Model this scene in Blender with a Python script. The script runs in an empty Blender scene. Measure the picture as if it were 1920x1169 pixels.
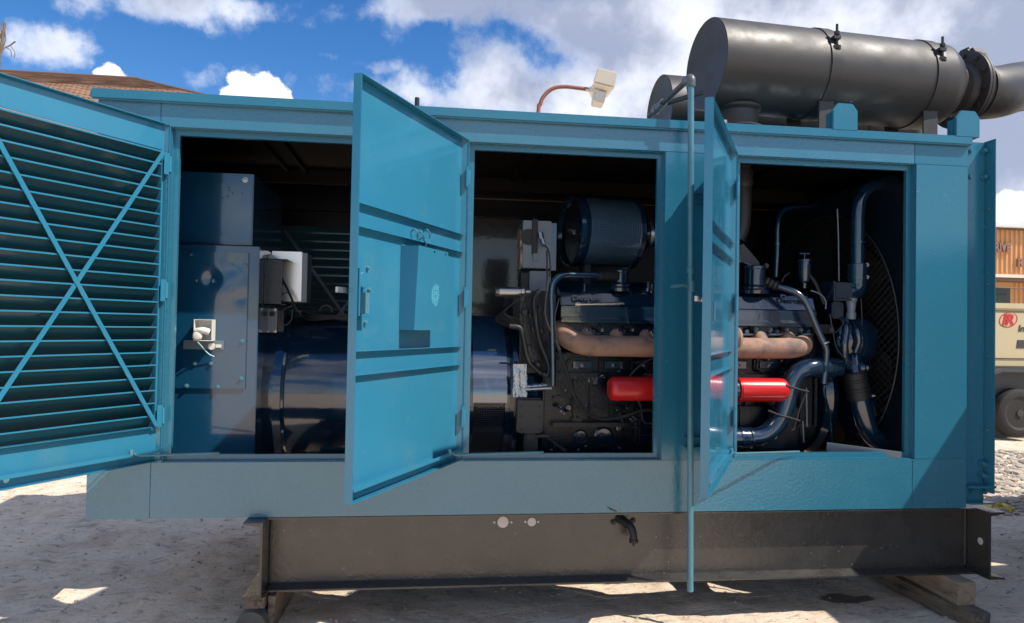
import bpy, bmesh, math, random
import numpy as np
from mathutils import Vector, Matrix
random.seed(7); rng = np.random.default_rng(7)
SC = bpy.context.scene; COL = SC.collection
PI = math.pi

# ------------------------------------------------------------------ camera
CP = Vector((1.6491, -3.79424, 1.63037))
CR = Vector((0.9924, -0.12162, 0.01854)); CU = Vector((-0.02094, -0.01846, 0.99961)); CF = Vector((0.12123, 0.9924, 0.02087))
FPX = 1340.0
cd = bpy.data.cameras.new('camera'); cam = bpy.data.objects.new('camera', cd); COL.objects.link(cam)
cd.sensor_width = 36; cd.sensor_fit = 'HORIZONTAL'; cd.lens = FPX / 1920 * 36; cd.clip_end = 3000; cd.clip_start = 0.05
M = Matrix((CR, CU, -CF)).transposed().to_4x4(); M.translation = CP; cam.matrix_world = M
SC.camera = cam

def at(px, py, Y):                       # measured point of the photograph that lies at depth Y
    r = CF + CR * ((px - 960) / FPX) - CU * ((py - 584.5) / FPX)
    return CP + r * ((Y - CP.y) / r.y)
def atX(px, py, X):
    r = CF + CR * ((px - 960) / FPX) - CU * ((py - 584.5) / FPX)
    return CP + r * ((X - CP.x) / r.x)

# ------------------------------------------------------------------ sun, sky, exposure
SUN = Vector((1.73, -1.0, 2.5)).normalized()
sd = bpy.data.lights.new('sun', 'SUN'); sd.energy = 4.1; sd.angle = math.radians(0.53); sd.color = (1.0, 0.93, 0.83)
so = bpy.data.objects.new('sun', sd); COL.objects.link(so); so.rotation_euler = SUN.to_track_quat('Z', 'Y').to_euler()
SC.view_settings.view_transform = 'Standard'; SC.view_settings.look = 'None'
SC.view_settings.exposure = 0.52; SC.view_settings.gamma = 1.0; SC.view_settings.use_curve_mapping = False
SC.cycles.max_bounces = 8; SC.cycles.glossy_bounces = 5; SC.cycles.diffuse_bounces = 3

class NT:                                # tiny node-graph helper
    def __init__(s, tree): s.t = tree; s.t.nodes.clear()
    def n(s, kind, **kw):
        nd = s.t.nodes.new(kind)
        for k, v in kw.items():
            if k.startswith('i_'):
                key = k[2:]; key = int(key) if key.isdigit() else key.replace('_', ' ')
                s.put(nd.inputs[key], v)
            else: setattr(nd, k, v)
        return nd
    def put(s, sock, v):
        if isinstance(v, bpy.types.NodeSocket): s.t.links.new(v, sock)
        elif isinstance(v, (tuple, list, Vector)) and sock.type == 'RGBA' and len(v) == 3: sock.default_value = (*v, 1)
        else: sock.default_value = v
    def m(s, op, a, b=None, c=None, clamp=False):
        nd = s.t.nodes.new('ShaderNodeMath'); nd.operation = op; nd.use_clamp = clamp
        s.put(nd.inputs[0], a)
        if b is not None: s.put(nd.inputs[1], b)
        if c is not None: s.put(nd.inputs[2], c)
        return nd.outputs[0]
    def vm(s, op, a, b=None, out=0):
        nd = s.t.nodes.new('ShaderNodeVectorMath'); nd.operation = op
        s.put(nd.inputs[0], a)
        if b is not None: s.put(nd.inputs[1], b)
        return nd.outputs[out]
    def ss(s, v, lo, hi, a=0.0, b=1.0):
        nd = s.t.nodes.new('ShaderNodeMapRange'); nd.interpolation_type = 'SMOOTHSTEP'
        s.put(nd.inputs[0], v); s.put(nd.inputs[1], lo); s.put(nd.inputs[2], hi); s.put(nd.inputs[3], a); s.put(nd.inputs[4], b)
        return nd.outputs[0]
    def noise(s, vec, scale, detail=4, rough=.5, dist=0, out='Fac'):
        nd = s.n('ShaderNodeTexNoise'); s.put(nd.inputs['Vector'], vec); nd.inputs['Scale'].default_value = scale
        nd.inputs['Detail'].default_value = detail; nd.inputs['Roughness'].default_value = rough; nd.inputs['Distortion'].default_value = dist
        return nd.outputs[out]
    def mix(s, f, a, b, mode='MIX'):
        nd = s.t.nodes.new('ShaderNodeMix'); nd.data_type = 'RGBA'; nd.blend_type = mode
        s.put(nd.inputs[0], f); s.put(nd.inputs[6], a); s.put(nd.inputs[7], b)
        return nd.outputs[2]

W = bpy.data.worlds.new('World'); SC.world = W; W.use_nodes = True
g = NT(W.node_tree)
sky = g.n('ShaderNodeTexSky', sky_type='NISHITA', sun_disc=False, sun_elevation=math.asin(SUN.z), sun_rotation=math.atan2(SUN.x, SUN.y))
sky.altitude = 300; sky.air_density = 1.0; sky.dust_density = 0.3; sky.ozone_density = 2.5
hs = g.n('ShaderNodeHueSaturation'); hs.inputs['Hue'].default_value = 0.507; hs.inputs['Saturation'].default_value = 1.35; hs.inputs['Value'].default_value = 0.84
g.put(hs.inputs['Color'], sky.outputs[0])
dirn = g.vm('NORMALIZE', g.n('ShaderNodeTexCoord').outputs['Generated'])
warp = g.vm('SUBTRACT', g.noise(dirn, 7.0, 7, .62, out='Color'), (0.5, 0.5, 0.5))
wd = g.vm('ADD', dirn, g.vm('MULTIPLY', warp, (0.10, 0.10, 0.08)))
fine = g.noise(dirn, 16.0, 8, .62)
med = g.noise(dirn, 5.0, 6, .55)
def cdir(px, py): return (CF + CR * ((px - 960) / FPX) - CU * ((py - 584.5) / FPX)).normalized()
# bodies of cloud: centre (seen in the photograph as px, py), half width, half height (radians), weight
blobs = [(1560, 150, .40, .19, 1.2), (1330, 190, .20, .17, .8), (1850, 330, .20, .14, .9), (1890, 60, .2, .14, 1.0), (1700, 60, .3, .1, .9), (1110, 10, .10, .03, .7), (1240, 15, .14, .05, .7),
         (930, 8, .12, .035, .9), (790, 25, .085, .028, .65), (300, -5, .13, .04, .95), (70, 78, .085, .03, .75), (150, 50, .035, .045, .5), (920, 130, .07, .04, .95),
         (980, 190, .16, .04, .8), (830, 160, .13, .03, .42), (760, 190, .06, .03, .4), (1050, 75, .06, .02, .4), (600, 95, .04, .01, .5), (560, 165, .10, .03, .38), (380, 150, .05, .02, .4),
         (700, 120, .05, .012, .4), (770, 80, .04, .03, .35), (1150, 200, .15, .04, .8), (1900, 405, .07, .03, .8), (540, 5, .14, .02, .35)]
tot = None
for px, py, rw, rh, w in blobs:
    c = cdir(px, py)
    d = g.vm('LENGTH', g.vm('MULTIPLY', g.vm('SUBTRACT', wd, tuple(c)), (1 / rw, 1 / rw, 1 / rh)), out='Value')
    v = g.ss(d, 1.25, 0.2, 0.0, w)
    tot = v if tot is None else g.m('ADD', tot, v)
# unseen clouds over the rest of the sky, made denser to whiten the fill
sep = g.n('ShaderNodeSeparateXYZ', i_0=dirn)
proj = g.vm('DIVIDE', dirn, g.n('ShaderNodeCombineXYZ', i_0=g.m('ADD', sep.outputs[2], .25), i_1=g.m('ADD', sep.outputs[2], .25), i_2=g.m('ADD', sep.outputs[2], .25)).outputs[0])
rest = g.ss(g.noise(proj, 1.7, 7, .58, .3), .40, .54, 0, 1.1)
front = g.ss(g.vm('DOT_PRODUCT', dirn, tuple(CF), out='Value'), .62, .80, 1.0, 0.0)
tot = g.m('ADD', tot, g.m('MULTIPLY', rest, front))
totc = g.m('MINIMUM', tot, 1.0)
dens = g.m('ADD', g.m('ADD', totc, g.m('MULTIPLY', g.m('SUBTRACT', tot, totc), .35)), g.m('ADD', g.m('MULTIPLY', g.m('SUBTRACT', fine, .5), 1.9), g.m('MULTIPLY', g.m('SUBTRACT', med, .5), 1.1)))
cover = g.ss(dens, .25, 1.05)
gate = g.ss(tot, .05, .30)
cover = g.m('MULTIPLY', g.m('MULTIPLY', cover, gate), g.ss(tot, .2, 1.6, .80, .97))
thick = g.ss(g.m('ADD', g.m('ADD', g.m('MULTIPLY', totc, .62), g.m('MULTIPLY', g.m('SUBTRACT', fine, .5), .9)), g.m('MULTIPLY', g.m('SUBTRACT', med, .5), 3.4)), .12, 1.02)
ccol = g.mix(thick, (5.7, 5.9, 6.5), (2.3, 2.6, 3.5))
base = g.mix(cover, hs.outputs[0], ccol)
# two bright heaped clouds low over the roof
cum = None
for px, py, r in [(468, 172, .024), (452, 156, .018), (495, 178, .028), (520, 188, .02), (440, 190, .02), (475, 200, .03), (212, 140, .013), (205, 150, .02), (1893, 388, .02)]:
    d = g.vm('LENGTH', g.vm('MULTIPLY', g.vm('SUBTRACT', g.vm('ADD', dirn, g.vm('MULTIPLY', g.vm('SUBTRACT', g.noise(dirn, 60, 5, .6, out='Color'), (.5, .5, .5)), (.022, .022, .022))), tuple(cdir(px, py))), (1 / r, 1 / r, 1 / r)), out='Value')
    v = g.ss(d, 1.06, .86)
    cum = v if cum is None else g.m('MAXIMUM', cum, v)
base = g.mix(cum, base, (6.6, 6.5, 6.5))
bg = g.n('ShaderNodeBackground'); g.put(bg.inputs[0], base); bg.inputs[1].default_value = 0.13
wo = g.n('ShaderNodeOutputWorld'); g.put(wo.inputs[0], bg.outputs[0])

# ------------------------------------------------------------------ materials
def mat(name, col, rough=.5, metal=0.0, coat=0.0, spec=.5, var=0.0, vscale=3.0, bump=0.0, bscale=60.0, col2=None, c2scale=8, c2lo=.55, c2hi=.7, bdetail=3, rvar=0.0, fleck=None, stretch=None, cior=1.5, patch=None):
    m = bpy.data.materials.new(name); m.use_nodes = True; n = NT(m.node_tree)
    tc = n.n('ShaderNodeTexCoord').outputs['Object']
    if stretch: tc = n.vm('MULTIPLY', tc, stretch)
    p = n.n('ShaderNodeBsdfPrincipled'); o = n.n('ShaderNodeOutputMaterial'); n.put(o.inputs[0], p.outputs[0])
    c = (*col, 1)
    if var:
        f = n.noise(tc, vscale, 5, .6)
        c = n.mix(f, tuple(x * (1 - var) for x in col), tuple(min(1, x * (1 + var)) for x in col))
    if col2:
        c = n.mix(n.ss(n.noise(tc, c2scale, 7, .65), c2lo, c2hi), c, col2)
    if fleck:                            # small chips and scuffs through the paint
        fc, fs, lo = fleck
        f = n.m('MULTIPLY', n.ss(n.noise(tc, fs, 3, .7), lo, lo + .03), n.ss(n.noise(tc, 2.3, 2), .52, .6))
        c = n.mix(f, c, fc)
    if patch:                            # scraped patch: centre, radii, colour
        pc, pr, pcol = patch
        wob = n.vm('MULTIPLY', n.vm('SUBTRACT', n.noise(tc, 30, 4, .7, out='Color'), (.5, .5, .5)), (.05, .05, .05))
        dd = n.vm('LENGTH', n.vm('DIVIDE', n.vm('SUBTRACT', n.vm('ADD', tc, wob), pc), pr), out='Value')
        f = n.m('MULTIPLY', n.ss(dd, 1.05, .85), n.ss(n.noise(tc, 110, 4, .6), .40, .52))
        c = n.mix(f, c, pcol)
    n.put(p.inputs['Base Color'], c)
    p.inputs['Coat IOR'].default_value = cior
    if rvar: n.put(p.inputs['Roughness'], n.ss(n.noise(tc, 6, 4), .3, .7, max(.02, rough - rvar), rough + rvar))
    else: p.inputs['Roughness'].default_value = rough
    p.inputs['Metallic'].default_value = metal; p.inputs['Specular IOR Level'].default_value = spec
    p.inputs['Coat Weight'].default_value = coat; p.inputs['Coat Roughness'].default_value = .06
    if bump:
        b = n.n('ShaderNodeBump'); b.inputs['Strength'].default_value = bump; b.inputs['Distance'].default_value = .01
        n.put(b.inputs['Height'], n.noise(tc, bscale, bdetail, .6)); n.put(p.inputs['Normal'], b.outputs[0])
        if coat: n.put(p.inputs['Coat Normal'], b.outputs[0])
    return m
TEAL = (.020, .155, .240)
m_teal = mat('teal_paint', TEAL, .22, coat=.5, var=.06, bump=.10, bscale=95, rvar=.06, fleck=((.35, .6, .68), 70, .70))
m_tealrough = mat('teal_paint_over_pitted_steel', TEAL, .24, coat=1.0, spec=.8, var=.08, bump=.19, bscale=60, bdetail=4, rvar=.07, fleck=((.3, .5, .56), 60, .71))
m_tealdoor = mat('teal_door_paint', (.030, .195, .315), .20, coat=.5, var=.09, vscale=2.2, bump=.04, bscale=9, rvar=.08, col2=(.045, .20, .30), c2scale=3, c2lo=.52, c2hi=.7, fleck=((.45, .7, .78), 80, .72))
m_navy = mat('navy_machine_paint', (.004, .020, .046), .17, coat=1.0, spec=.6, cior=1.62, var=.12, bump=.05, bscale=22, rvar=.06)
m_cab = mat('navy_cabinet_paint', (.006, .058, .125), .20, coat=.8, cior=1.7, var=.08, bump=.04, bscale=9, rvar=.06)
m_navycast = mat('navy_painted_casting', (.002, .006, .013), .22, coat=.25, spec=.35, var=.2, bump=.20, bscale=110, col2=(.006, .010, .012), c2scale=14, c2lo=.58, c2hi=.8)
m_dark = mat('dark_rubber', (.012, .013, .015), .5, bump=.1, bscale=60)
m_black = mat('black_beam_paint', (.030, .028, .026), .32, coat=.5, spec=.8, var=.15, bump=.25, bscale=45, bdetail=5, rvar=.10, fleck=((.35, .38, .38), 55, .68), col2=(.062, .055, .045), c2scale=2.6, c2lo=.50, c2hi=.85)
m_muf = mat('muffler_heatproof_paint', (.032, .030, .029), .50, spec=.55, var=.12, vscale=5, bump=.05, bscale=30, rvar=.08, col2=(.020, .0195, .019), c2scale=3)
m_grey = mat('grey_pipe_paint', (.09, .11, .12), .38, var=.15, bump=.1, bscale=80)
m_rodp = mat('teal_galvanised_rod', (.09, .24, .30), .30, metal=.15, var=.2, vscale=20, bump=.15, bscale=90)
m_rust = mat('rusted_manifold_iron', (.36, .21, .15), .75, var=.25, vscale=9, bump=.35, bscale=120, bdetail=6, col2=(.17, .125, .105), c2scale=7, c2lo=.44, c2hi=.66)
m_red = mat('red_filter_paint', (.58, .014, .016), .27, coat=.25, var=.10, vscale=9, bump=.03, bscale=30)
m_steel = mat('bare_steel', (.42, .42, .40), .30, metal=.9, var=.15, bump=.05, rvar=.1)
m_alu = mat('brushed_aluminium_plate', (.86, .84, .81), .30, metal=.75, var=.12, vscale=5, stretch=(9, 9, 1.2))
m_foil = mat('silver_foil_tape', (.38, .42, .45), .22, metal=.9, bump=1.0, bscale=26, bdetail=5)
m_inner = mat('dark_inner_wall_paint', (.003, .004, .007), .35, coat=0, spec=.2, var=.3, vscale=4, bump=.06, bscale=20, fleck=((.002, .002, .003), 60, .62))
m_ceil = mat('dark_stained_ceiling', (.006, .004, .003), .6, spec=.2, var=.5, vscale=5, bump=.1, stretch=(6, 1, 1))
m_grbox = mat('grey_blue_box_paint', (.16, .20, .24), .35, var=.08, coat=.2, bump=.05)
m_white = mat('white_enamel', (.74, .73, .70), .4, var=.05)
m_plug = mat('white_plastic', (.78, .76, .70), .35, var=.05)
m_lampg = mat('aged_lamp_lens', (.80, .74, .62), .35, var=.08, vscale=6)
m_lampb = mat('off_white_lamp_case', (.66, .64, .60), .5, var=.08)
m_rpole = mat('rust_red_pole', (.26, .10, .07), .6, var=.15)
m_wood = mat('weathered_timber', (.34, .26, .18), .8, var=.35, vscale=6, bump=.5, bscale=18, bdetail=6, stretch=(5, .6, 5), col2=(.12, .09, .065), c2scale=5, c2lo=.5, c2hi=.75)
m_wood2 = mat('damp_dark_timber', (.20, .155, .11), .8, var=.4, vscale=6, bump=.6, bscale=18, bdetail=6, stretch=(5, .6, 5), col2=(.035, .03, .025), c2scale=5, c2lo=.45, c2hi=.7)
m_log = mat('grey_green_log', (.10, .10, .09), .8, var=.4, bump=.5, bscale=30)
m_weld = mat('weld_seam', (.07, .07, .07), .5, bump=.8, bscale=90)
m_ply = mat('dark_dull_metal', (.035, .036, .038), .45, var=.2, bump=.15, bscale=50)
m_beige = mat('beige_machine_paint', (.58, .49, .30), .45, var=.05, bump=.02)
m_tyre = mat('tyre_rubber', (.022, .021, .020), .75, var=.2, bump=.2, bscale=60)
m_rim = mat('dusty_dark_rim', (.05, .048, .044), .6, var=.3, bump=.2, bscale=30)
m_fend = mat('dark_fender', (.06, .065, .07), .5, var=.1)
m_tan = mat('orange_tan_cladding', (.62, .33, .14), .5, var=.06, vscale=1)
m_trim = mat('cream_metal_trim', (.70, .62, .52), .5, var=.05)
m_brn = mat('brown_roof_edge', (.14, .085, .06), .6, var=.1)
m_letter = mat('dusty_brown_letters', (.27, .15, .12), .6, var=.1)
m_glass = mat('dark_window', (.02, .022, .025), .08)
m_logo = mat('red_logo_print', (.62, .03, .03), .4)
m_print = mat('dark_grey_print', (.05, .055, .06), .5)
m_bark = mat('bare_bark', (.17, .125, .09), .9, var=.3, bump=.5, bscale=30)
m_occl = mat('occluder_paint', (.20, .19, .17), .5, var=.15, bump=.1)
m_yel = mat('yellow_hose', (.60, .50, .05), .5)
m_chip = mat('bare_primer_patch', (.42, .72, .78), .6, var=.3, vscale=60)
m_leak = mat('leak_light_tan', (.22, .12, .07), .5, var=.4)  # tan standing in for light leaking along the roof joint
m_slat = mat('teal_slat_shade', (.012, .060, .078), .25, coat=.5, var=.15, vscale=4)  # door teal darkened to paint in the shade on the slat undersides
m_back = mat('speckled_glossy_back_panel', (.010, .013, .015), .25, coat=.8, cior=1.55, bump=.05, bscale=20, fleck=((.002, .003, .004), 75, .56))
m_box = mat('teal_box_paint', (.032, .195, .31), .2, coat=.5, var=.05, patch=((.462, .04, .846), (.042, .3, .052), (.09, .36, .46)))
m_shroud = mat('dull_dark_shroud_paint', (.004, .010, .018), .4, spec=.4)
m_gauge = mat('tan_gauge_face', (.30, .25, .18), .3, var=.1, coat=.3)

def shingle_material():
    m = bpy.data.materials.new('brown_shingles'); m.use_nodes = True; n = NT(m.node_tree)
    tc = n.n('ShaderNodeTexCoord').outputs['Object']
    p = n.n('ShaderNodeBsdfPrincipled'); o = n.n('ShaderNodeOutputMaterial'); n.put(o.inputs[0], p.outputs[0]); p.inputs['Roughness'].default_value = .9
    br = n.n('ShaderNodeTexBrick'); br.inputs['Scale'].default_value = 1; br.offset = .5
    br.inputs['Color1'].default_value = (.66, .47, .34, 1); br.inputs['Color2'].default_value = (.46, .31, .22, 1); br.inputs['Mortar'].default_value = (.16, .10, .07, 1)
    br.inputs['Brick Width'].default_value = .33; br.inputs['Row Height'].default_value = .14; br.inputs['Mortar Size'].default_value = .028
    n.put(br.inputs['Vector'], tc)
    n.put(p.inputs['Base Color'], n.mix(n.ss(n.noise(tc, 2.5, 6), .3, .8, 0, .5), br.outputs[0], (.56, .40, .29), 'MIX'))
    return m
def ground_material():
    m = bpy.data.materials.new('pale_dusty_dirt'); m.use_nodes = True; n = NT(m.node_tree)
    tc = n.n('ShaderNodeTexCoord').outputs['Object']
    p = n.n('ShaderNodeBsdfPrincipled'); o = n.n('ShaderNodeOutputMaterial'); n.put(o.inputs[0], p.outputs[0]); p.inputs['Roughness'].default_value = .92; p.inputs['Specular IOR Level'].default_value = .2
    big = n.noise(tc, .9, 6, .6); mid = n.noise(tc, 5, 8, .7); fin = n.noise(tc, 55, 6, .7)
    c = n.mix(n.ss(big, .35, .7), (.78, .63, .47), (.66, .53, .40))
    c = n.mix(n.ss(mid, .42, .62, 0, .75), c, (.82, .70, .57))
    c = n.mix(n.ss(mid, .44, .32, 0, .8), c, (.33, .285, .24))
    c = n.mix(n.ss(fin, .52, .75, 0, .6), c, (.32, .27, .23))
    stc = n.noise(n.vm('MULTIPLY', n.vm('ADD', tc, n.vm('MULTIPLY', n.noise(tc, 1.5, 3, out='Color'), (.5, .5, 0))), (3, 14, 1)), 2.2, 8, .72)
    c = n.mix(n.ss(stc, .47, .36, 0, .7), c, (.30, .26, .22))
    red = n.noise(n.vm('ADD', tc, (9, 3, 0)), 1.4, 5, .6)
    c = n.mix(n.ss(red, .60, .72, 0, .45), c, (.50, .31, .22))
    # an oil stain on the ground near the right-hand timbers
    dd = n.vm('LENGTH', n.vm('MULTIPLY', n.vm('SUBTRACT', n.vm('ADD', tc, n.vm('MULTIPLY', n.noise(tc, 6, 4, out='Color'), (.12, .12, 0))), (4.28, .33, 0)), (5.5, 13, 0)), out='Value')
    c = n.mix(n.ss(dd, 1.1, .8, 0, .8), c, (.075, .05, .04))
    n.put(p.inputs['Base Color'], c)
    b = n.n('ShaderNodeBump'); b.inputs['Strength'].default_value = .6; b.inputs['Distance'].default_value = .02
    st = n.noise(n.vm('MULTIPLY', n.vm('ADD', tc, n.vm('MULTIPLY', n.noise(tc, 1.5, 3, out='Color'), (.5, .5, 0))), (3, 14, 1)), 2.2, 8, .72)
    n.put(b.inputs['Height'], n.m('ADD', n.m('MULTIPLY', st, 1.6), n.m('ADD', n.m('MULTIPLY', n.noise(tc, 16, 8, .7, .6), 1.3), n.m('MULTIPLY', fin, .35)))); n.put(p.inputs['Normal'], b.outputs[0])
    return m
def perforated_material():
    m = bpy.data.materials.new('perforated_navy_steel'); m.use_nodes = True; n = NT(m.node_tree)
    s = n.n('ShaderNodeSeparateXYZ', i_0=n.n('ShaderNodeTexCoord').outputs['Object'])
    ang = n.m('MULTIPLY', n.m('ARCTAN2', s.outputs[1], s.outputs[2]), .23 / .0115)
    xx = n.m('DIVIDE', s.outputs[0], .0115)
    a = n.m('MULTIPLY', n.m('SINE', n.m('MULTIPLY', xx, PI)), n.m('SINE', n.m('MULTIPLY', ang, PI)))
    hole = n.ss(n.m('ABSOLUTE', a), .50, .80)
    p = n.n('ShaderNodeBsdfPrincipled'); o = n.n('ShaderNodeOutputMaterial'); n.put(o.inputs[0], p.outputs[0])
    n.put(p.inputs['Base Color'], n.mix(hole, (.13, .25, .38), (.008, .016, .028))); n.put(p.inputs['Roughness'], n.ss(hole, 0, 1, .20, .45)); p.inputs['Metallic'].default_value = .55
    n.put(p.inputs['Specular IOR Level'], n.ss(hole, 0, 1, .9, .3)); p.inputs['Coat Weight'].default_value = .8; p.inputs['Coat IOR'].default_value = 1.9; p.inputs['Coat Roughness'].default_value = .08
    b = n.n('ShaderNodeBump'); b.inputs['Strength'].default_value = .6; b.inputs['Distance'].default_value = .002; b.invert = True
    n.put(b.inputs['Height'], hole); n.put(p.inputs['Normal'], b.outputs[0])
    return m
m_shingle = shingle_material(); m_ground = ground_material(); m_perf = perforated_material()
m_stone = mat('pale_stones', (.44, .385, .32), .9, var=.3, vscale=3)
m_road = mat('grey_asphalt', (.16, .15, .14), .9, var=.2, vscale=2, bump=.3, bscale=60)
m_cabfleck = m_inner

# ------------------------------------------------------------------ mesh builder
def wloc(o):
    v = Vector((0, 0, 0))
    while o is not None: v = v + o.location; o = o.parent
    return v
class MB:
    def __init__(s): s.v = []; s.f = []
    def add(s, vs, fs):
        b = len(s.v); s.v += [tuple(x) for x in vs]; s.f += [tuple(i + b for i in f) for f in fs]; return s
    def box(s, a, b):
        x0, x1 = sorted((a[0], b[0])); y0, y1 = sorted((a[1], b[1])); z0, z1 = sorted((a[2], b[2]))
        return s.add([(x0, y0, z0), (x1, y0, z0), (x1, y1, z0), (x0, y1, z0), (x0, y0, z1), (x1, y0, z1), (x1, y1, z1), (x0, y1, z1)],
                     [(0, 3, 2, 1), (4, 5, 6, 7), (0, 1, 5, 4), (1, 2, 6, 5), (2, 3, 7, 6), (3, 0, 4, 7)])
    def hexa(s, p):                      # 4 bottom points, 4 top points, same winding
        return s.add(p, [(0, 3, 2, 1), (4, 5, 6, 7), (0, 1, 5, 4), (1, 2, 6, 5), (2, 3, 7, 6), (3, 0, 4, 7)])
    def bar(s, p, q, w, t, up=(0, 0, 1)):   # rectangular bar from p to q, width w along up, thickness t
        p = Vector(p); q = Vector(q); d = (q - p).normalized(); u = Vector(up); n = d.cross(u).normalized(); u = n.cross(d).normalized()
        a = u * w / 2; b = n * t / 2
        return s.hexa([p - a - b, p - a + b, q - a + b, q - a - b, p + a - b, p + a + b, q + a + b, q + a - b])
    def prism(s, poly, off):             # polygon (3-D points) pushed along off
        n = len(poly); o = Vector(off); P = [Vector(x) for x in poly]
        return s.add(P + [x + o for x in P], [tuple(range(n))[::-1], tuple(range(n, 2 * n))] + [(i, (i + 1) % n, n + (i + 1) % n, n + i) for i in range(n)])
    def lathe(s, o, d, prof, seg=40):    # profile of (distance along d, radius)
        o = Vector(o); d = Vector(d).normalized(); a = d.orthogonal().normalized(); c = d.cross(a); n = len(prof); vs = []
        for k in range(seg):
            t = 2 * PI * k / seg; r = a * math.cos(t) + c * math.sin(t)
            for h, rr in prof: vs.append(o + d * h + r * rr)
        fs = []
        for k in range(seg):
            k2 = (k + 1) % seg
            for i in range(n - 1): fs.append((k * n + i, k2 * n + i, k2 * n + i + 1, k * n + i + 1))
        if prof[0][1] > 1e-5: fs.append(tuple(k * n for k in range(seg))[::-1])
        if prof[-1][1] > 1e-5: fs.append(tuple(k * n + n - 1 for k in range(seg)))
        return s.add(vs, fs)
    def cyl(s, p, q, r, seg=20):
        p = Vector(p); q = Vector(q); L = (q - p).length; c = min(r * .12, L * .2)
        return s.lathe(p, q - p, [(0, r - c), (c, r), (L - c, r), (L, r - c)], seg)
    def tube(s, pts, r, seg=12, smooth=4, rib=0.0, ribs=1):
        P = [Vector(p) for p in pts]
        if smooth and len(P) > 2:
            Q = []; E = [P[0] * 2 - P[1]] + P + [P[-1] * 2 - P[-2]]
            for i in range(1, len(E) - 2):
                for k in range(smooth):
                    t = k / smooth; a, b, c, d = E[i - 1:i + 3]
                    Q.append(.5 * ((2 * b) + (-a + c) * t + (2 * a - 5 * b + 4 * c - d) * t * t + (-a + 3 * b - 3 * c + d) * t ** 3))
            P = Q + [P[-1]]
        if rib:
            Q = []
            for i in range(len(P) - 1):
                m = max(2, int((P[i + 1] - P[i]).length / (r * .45)))
                Q += [P[i].lerp(P[i + 1], k / m) for k in range(m)]
            P = Q + [P[-1]]
        T = [(P[min(i + 1, len(P) - 1)] - P[max(i - 1, 0)]).normalized() for i in range(len(P))]
        a = T[0].orthogonal().normalized(); vs = []
        for i, p in enumerate(P):
            a = (a - T[i] * a.dot(T[i])).normalized(); c = T[i].cross(a)
            rr = (r[i] if isinstance(r, (list, tuple)) else r) + (rib if (i % 2) else 0)
            vs += [p + (a * math.cos(2 * PI * k / seg) + c * math.sin(2 * PI * k / seg)) * rr for k in range(seg)]
        fs = [(i * seg + k, i * seg + (k + 1) % seg, (i + 1) * seg + (k + 1) % seg, (i + 1) * seg + k) for i in range(len(P) - 1) for k in range(seg)]
        fs += [tuple(range(seg))[::-1], tuple((len(P) - 1) * seg + k for k in range(seg))]
        return s.add(vs, fs)
    def build(s, name, m, parent=None, bevel=0.0, local=False, loc=None, sharp=32):
        me = bpy.data.meshes.new(name)
        off = Vector((0, 0, 0)) if local or parent is None else wloc(parent)
        if parent is None and loc is not None: off = Vector(loc)
        me.from_pydata([tuple(Vector(v) - off) for v in s.v], [], s.f)
        bm = bmesh.new(); bm.from_mesh(me); bmesh.ops.recalc_face_normals(bm, faces=bm.faces)
        if bevel:
            ed = [e for e in bm.edges if len(e.link_faces) == 2 and e.calc_face_angle(0) > .7]
            if ed: bmesh.ops.bevel(bm, geom=ed, offset=bevel, segments=2, affect='EDGES', clamp_overlap=True)
        for f in bm.faces: f.smooth = True
        bm.to_mesh(me); bm.free(); me.set_sharp_from_angle(angle=math.radians(sharp)); me.materials.append(m)
        o = bpy.data.objects.new(name, me); COL.objects.link(o)
        if parent is not None: o.parent = parent
        elif loc is not None: o.location = loc
        return o
def tag(o, label, cat=None, group=None, kind=None):
    if label: o['label'] = label
    if cat: o['category'] = cat
    if group: o['group'] = group
    if kind: o['kind'] = kind
    return o
def thing(name, loc, label, cat, group=None):
    o = bpy.data.objects.new(name, None); COL.objects.link(o); o.location = loc; o.empty_display_size = .1
    return tag(o, label, cat, group)
def again(src, parent, loc, rot=None):   # one more of a piece, sharing its mesh
    o = src.copy(); COL.objects.link(o); o.parent = parent; o.location = loc
    if rot is not None: o.rotation_euler = rot
    return o
def lettering(name, txt, size, mw, m, parent, depth=.004, local=False, bold=0.0, shear=0.0, sx=1.0):
    cu = bpy.data.curves.new(name, 'FONT'); cu.body = txt; cu.size = size; cu.extrude = depth; cu.offset = bold; cu.shear = shear; cu.align_x = 'LEFT'
    t = bpy.data.objects.new('tmp_text', cu); COL.objects.link(t)
    dg = bpy.context.evaluated_depsgraph_get(); me = bpy.data.meshes.new_from_object(t.evaluated_get(dg)); bpy.data.objects.remove(t)
    off = Vector((0, 0, 0)) if local or parent is None else wloc(parent)
    me.transform(Matrix.Translation(-off) @ mw @ Matrix.Diagonal((sx, 1, 1, 1)))
    me.materials.clear(); me.materials.append(m)
    o = bpy.data.objects.new(name, me); COL.objects.link(o)
    if parent is not None: o.parent = parent
    return o
def frame(o, x, y):                      # matrix from a text plane: origin, reading direction, up direction
    x = Vector(x).normalized(); y = Vector(y).normalized(); z = x.cross(y)
    M = Matrix((x, y, z)).transposed().to_4x4(); M.translation = Vector(o); return M

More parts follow.
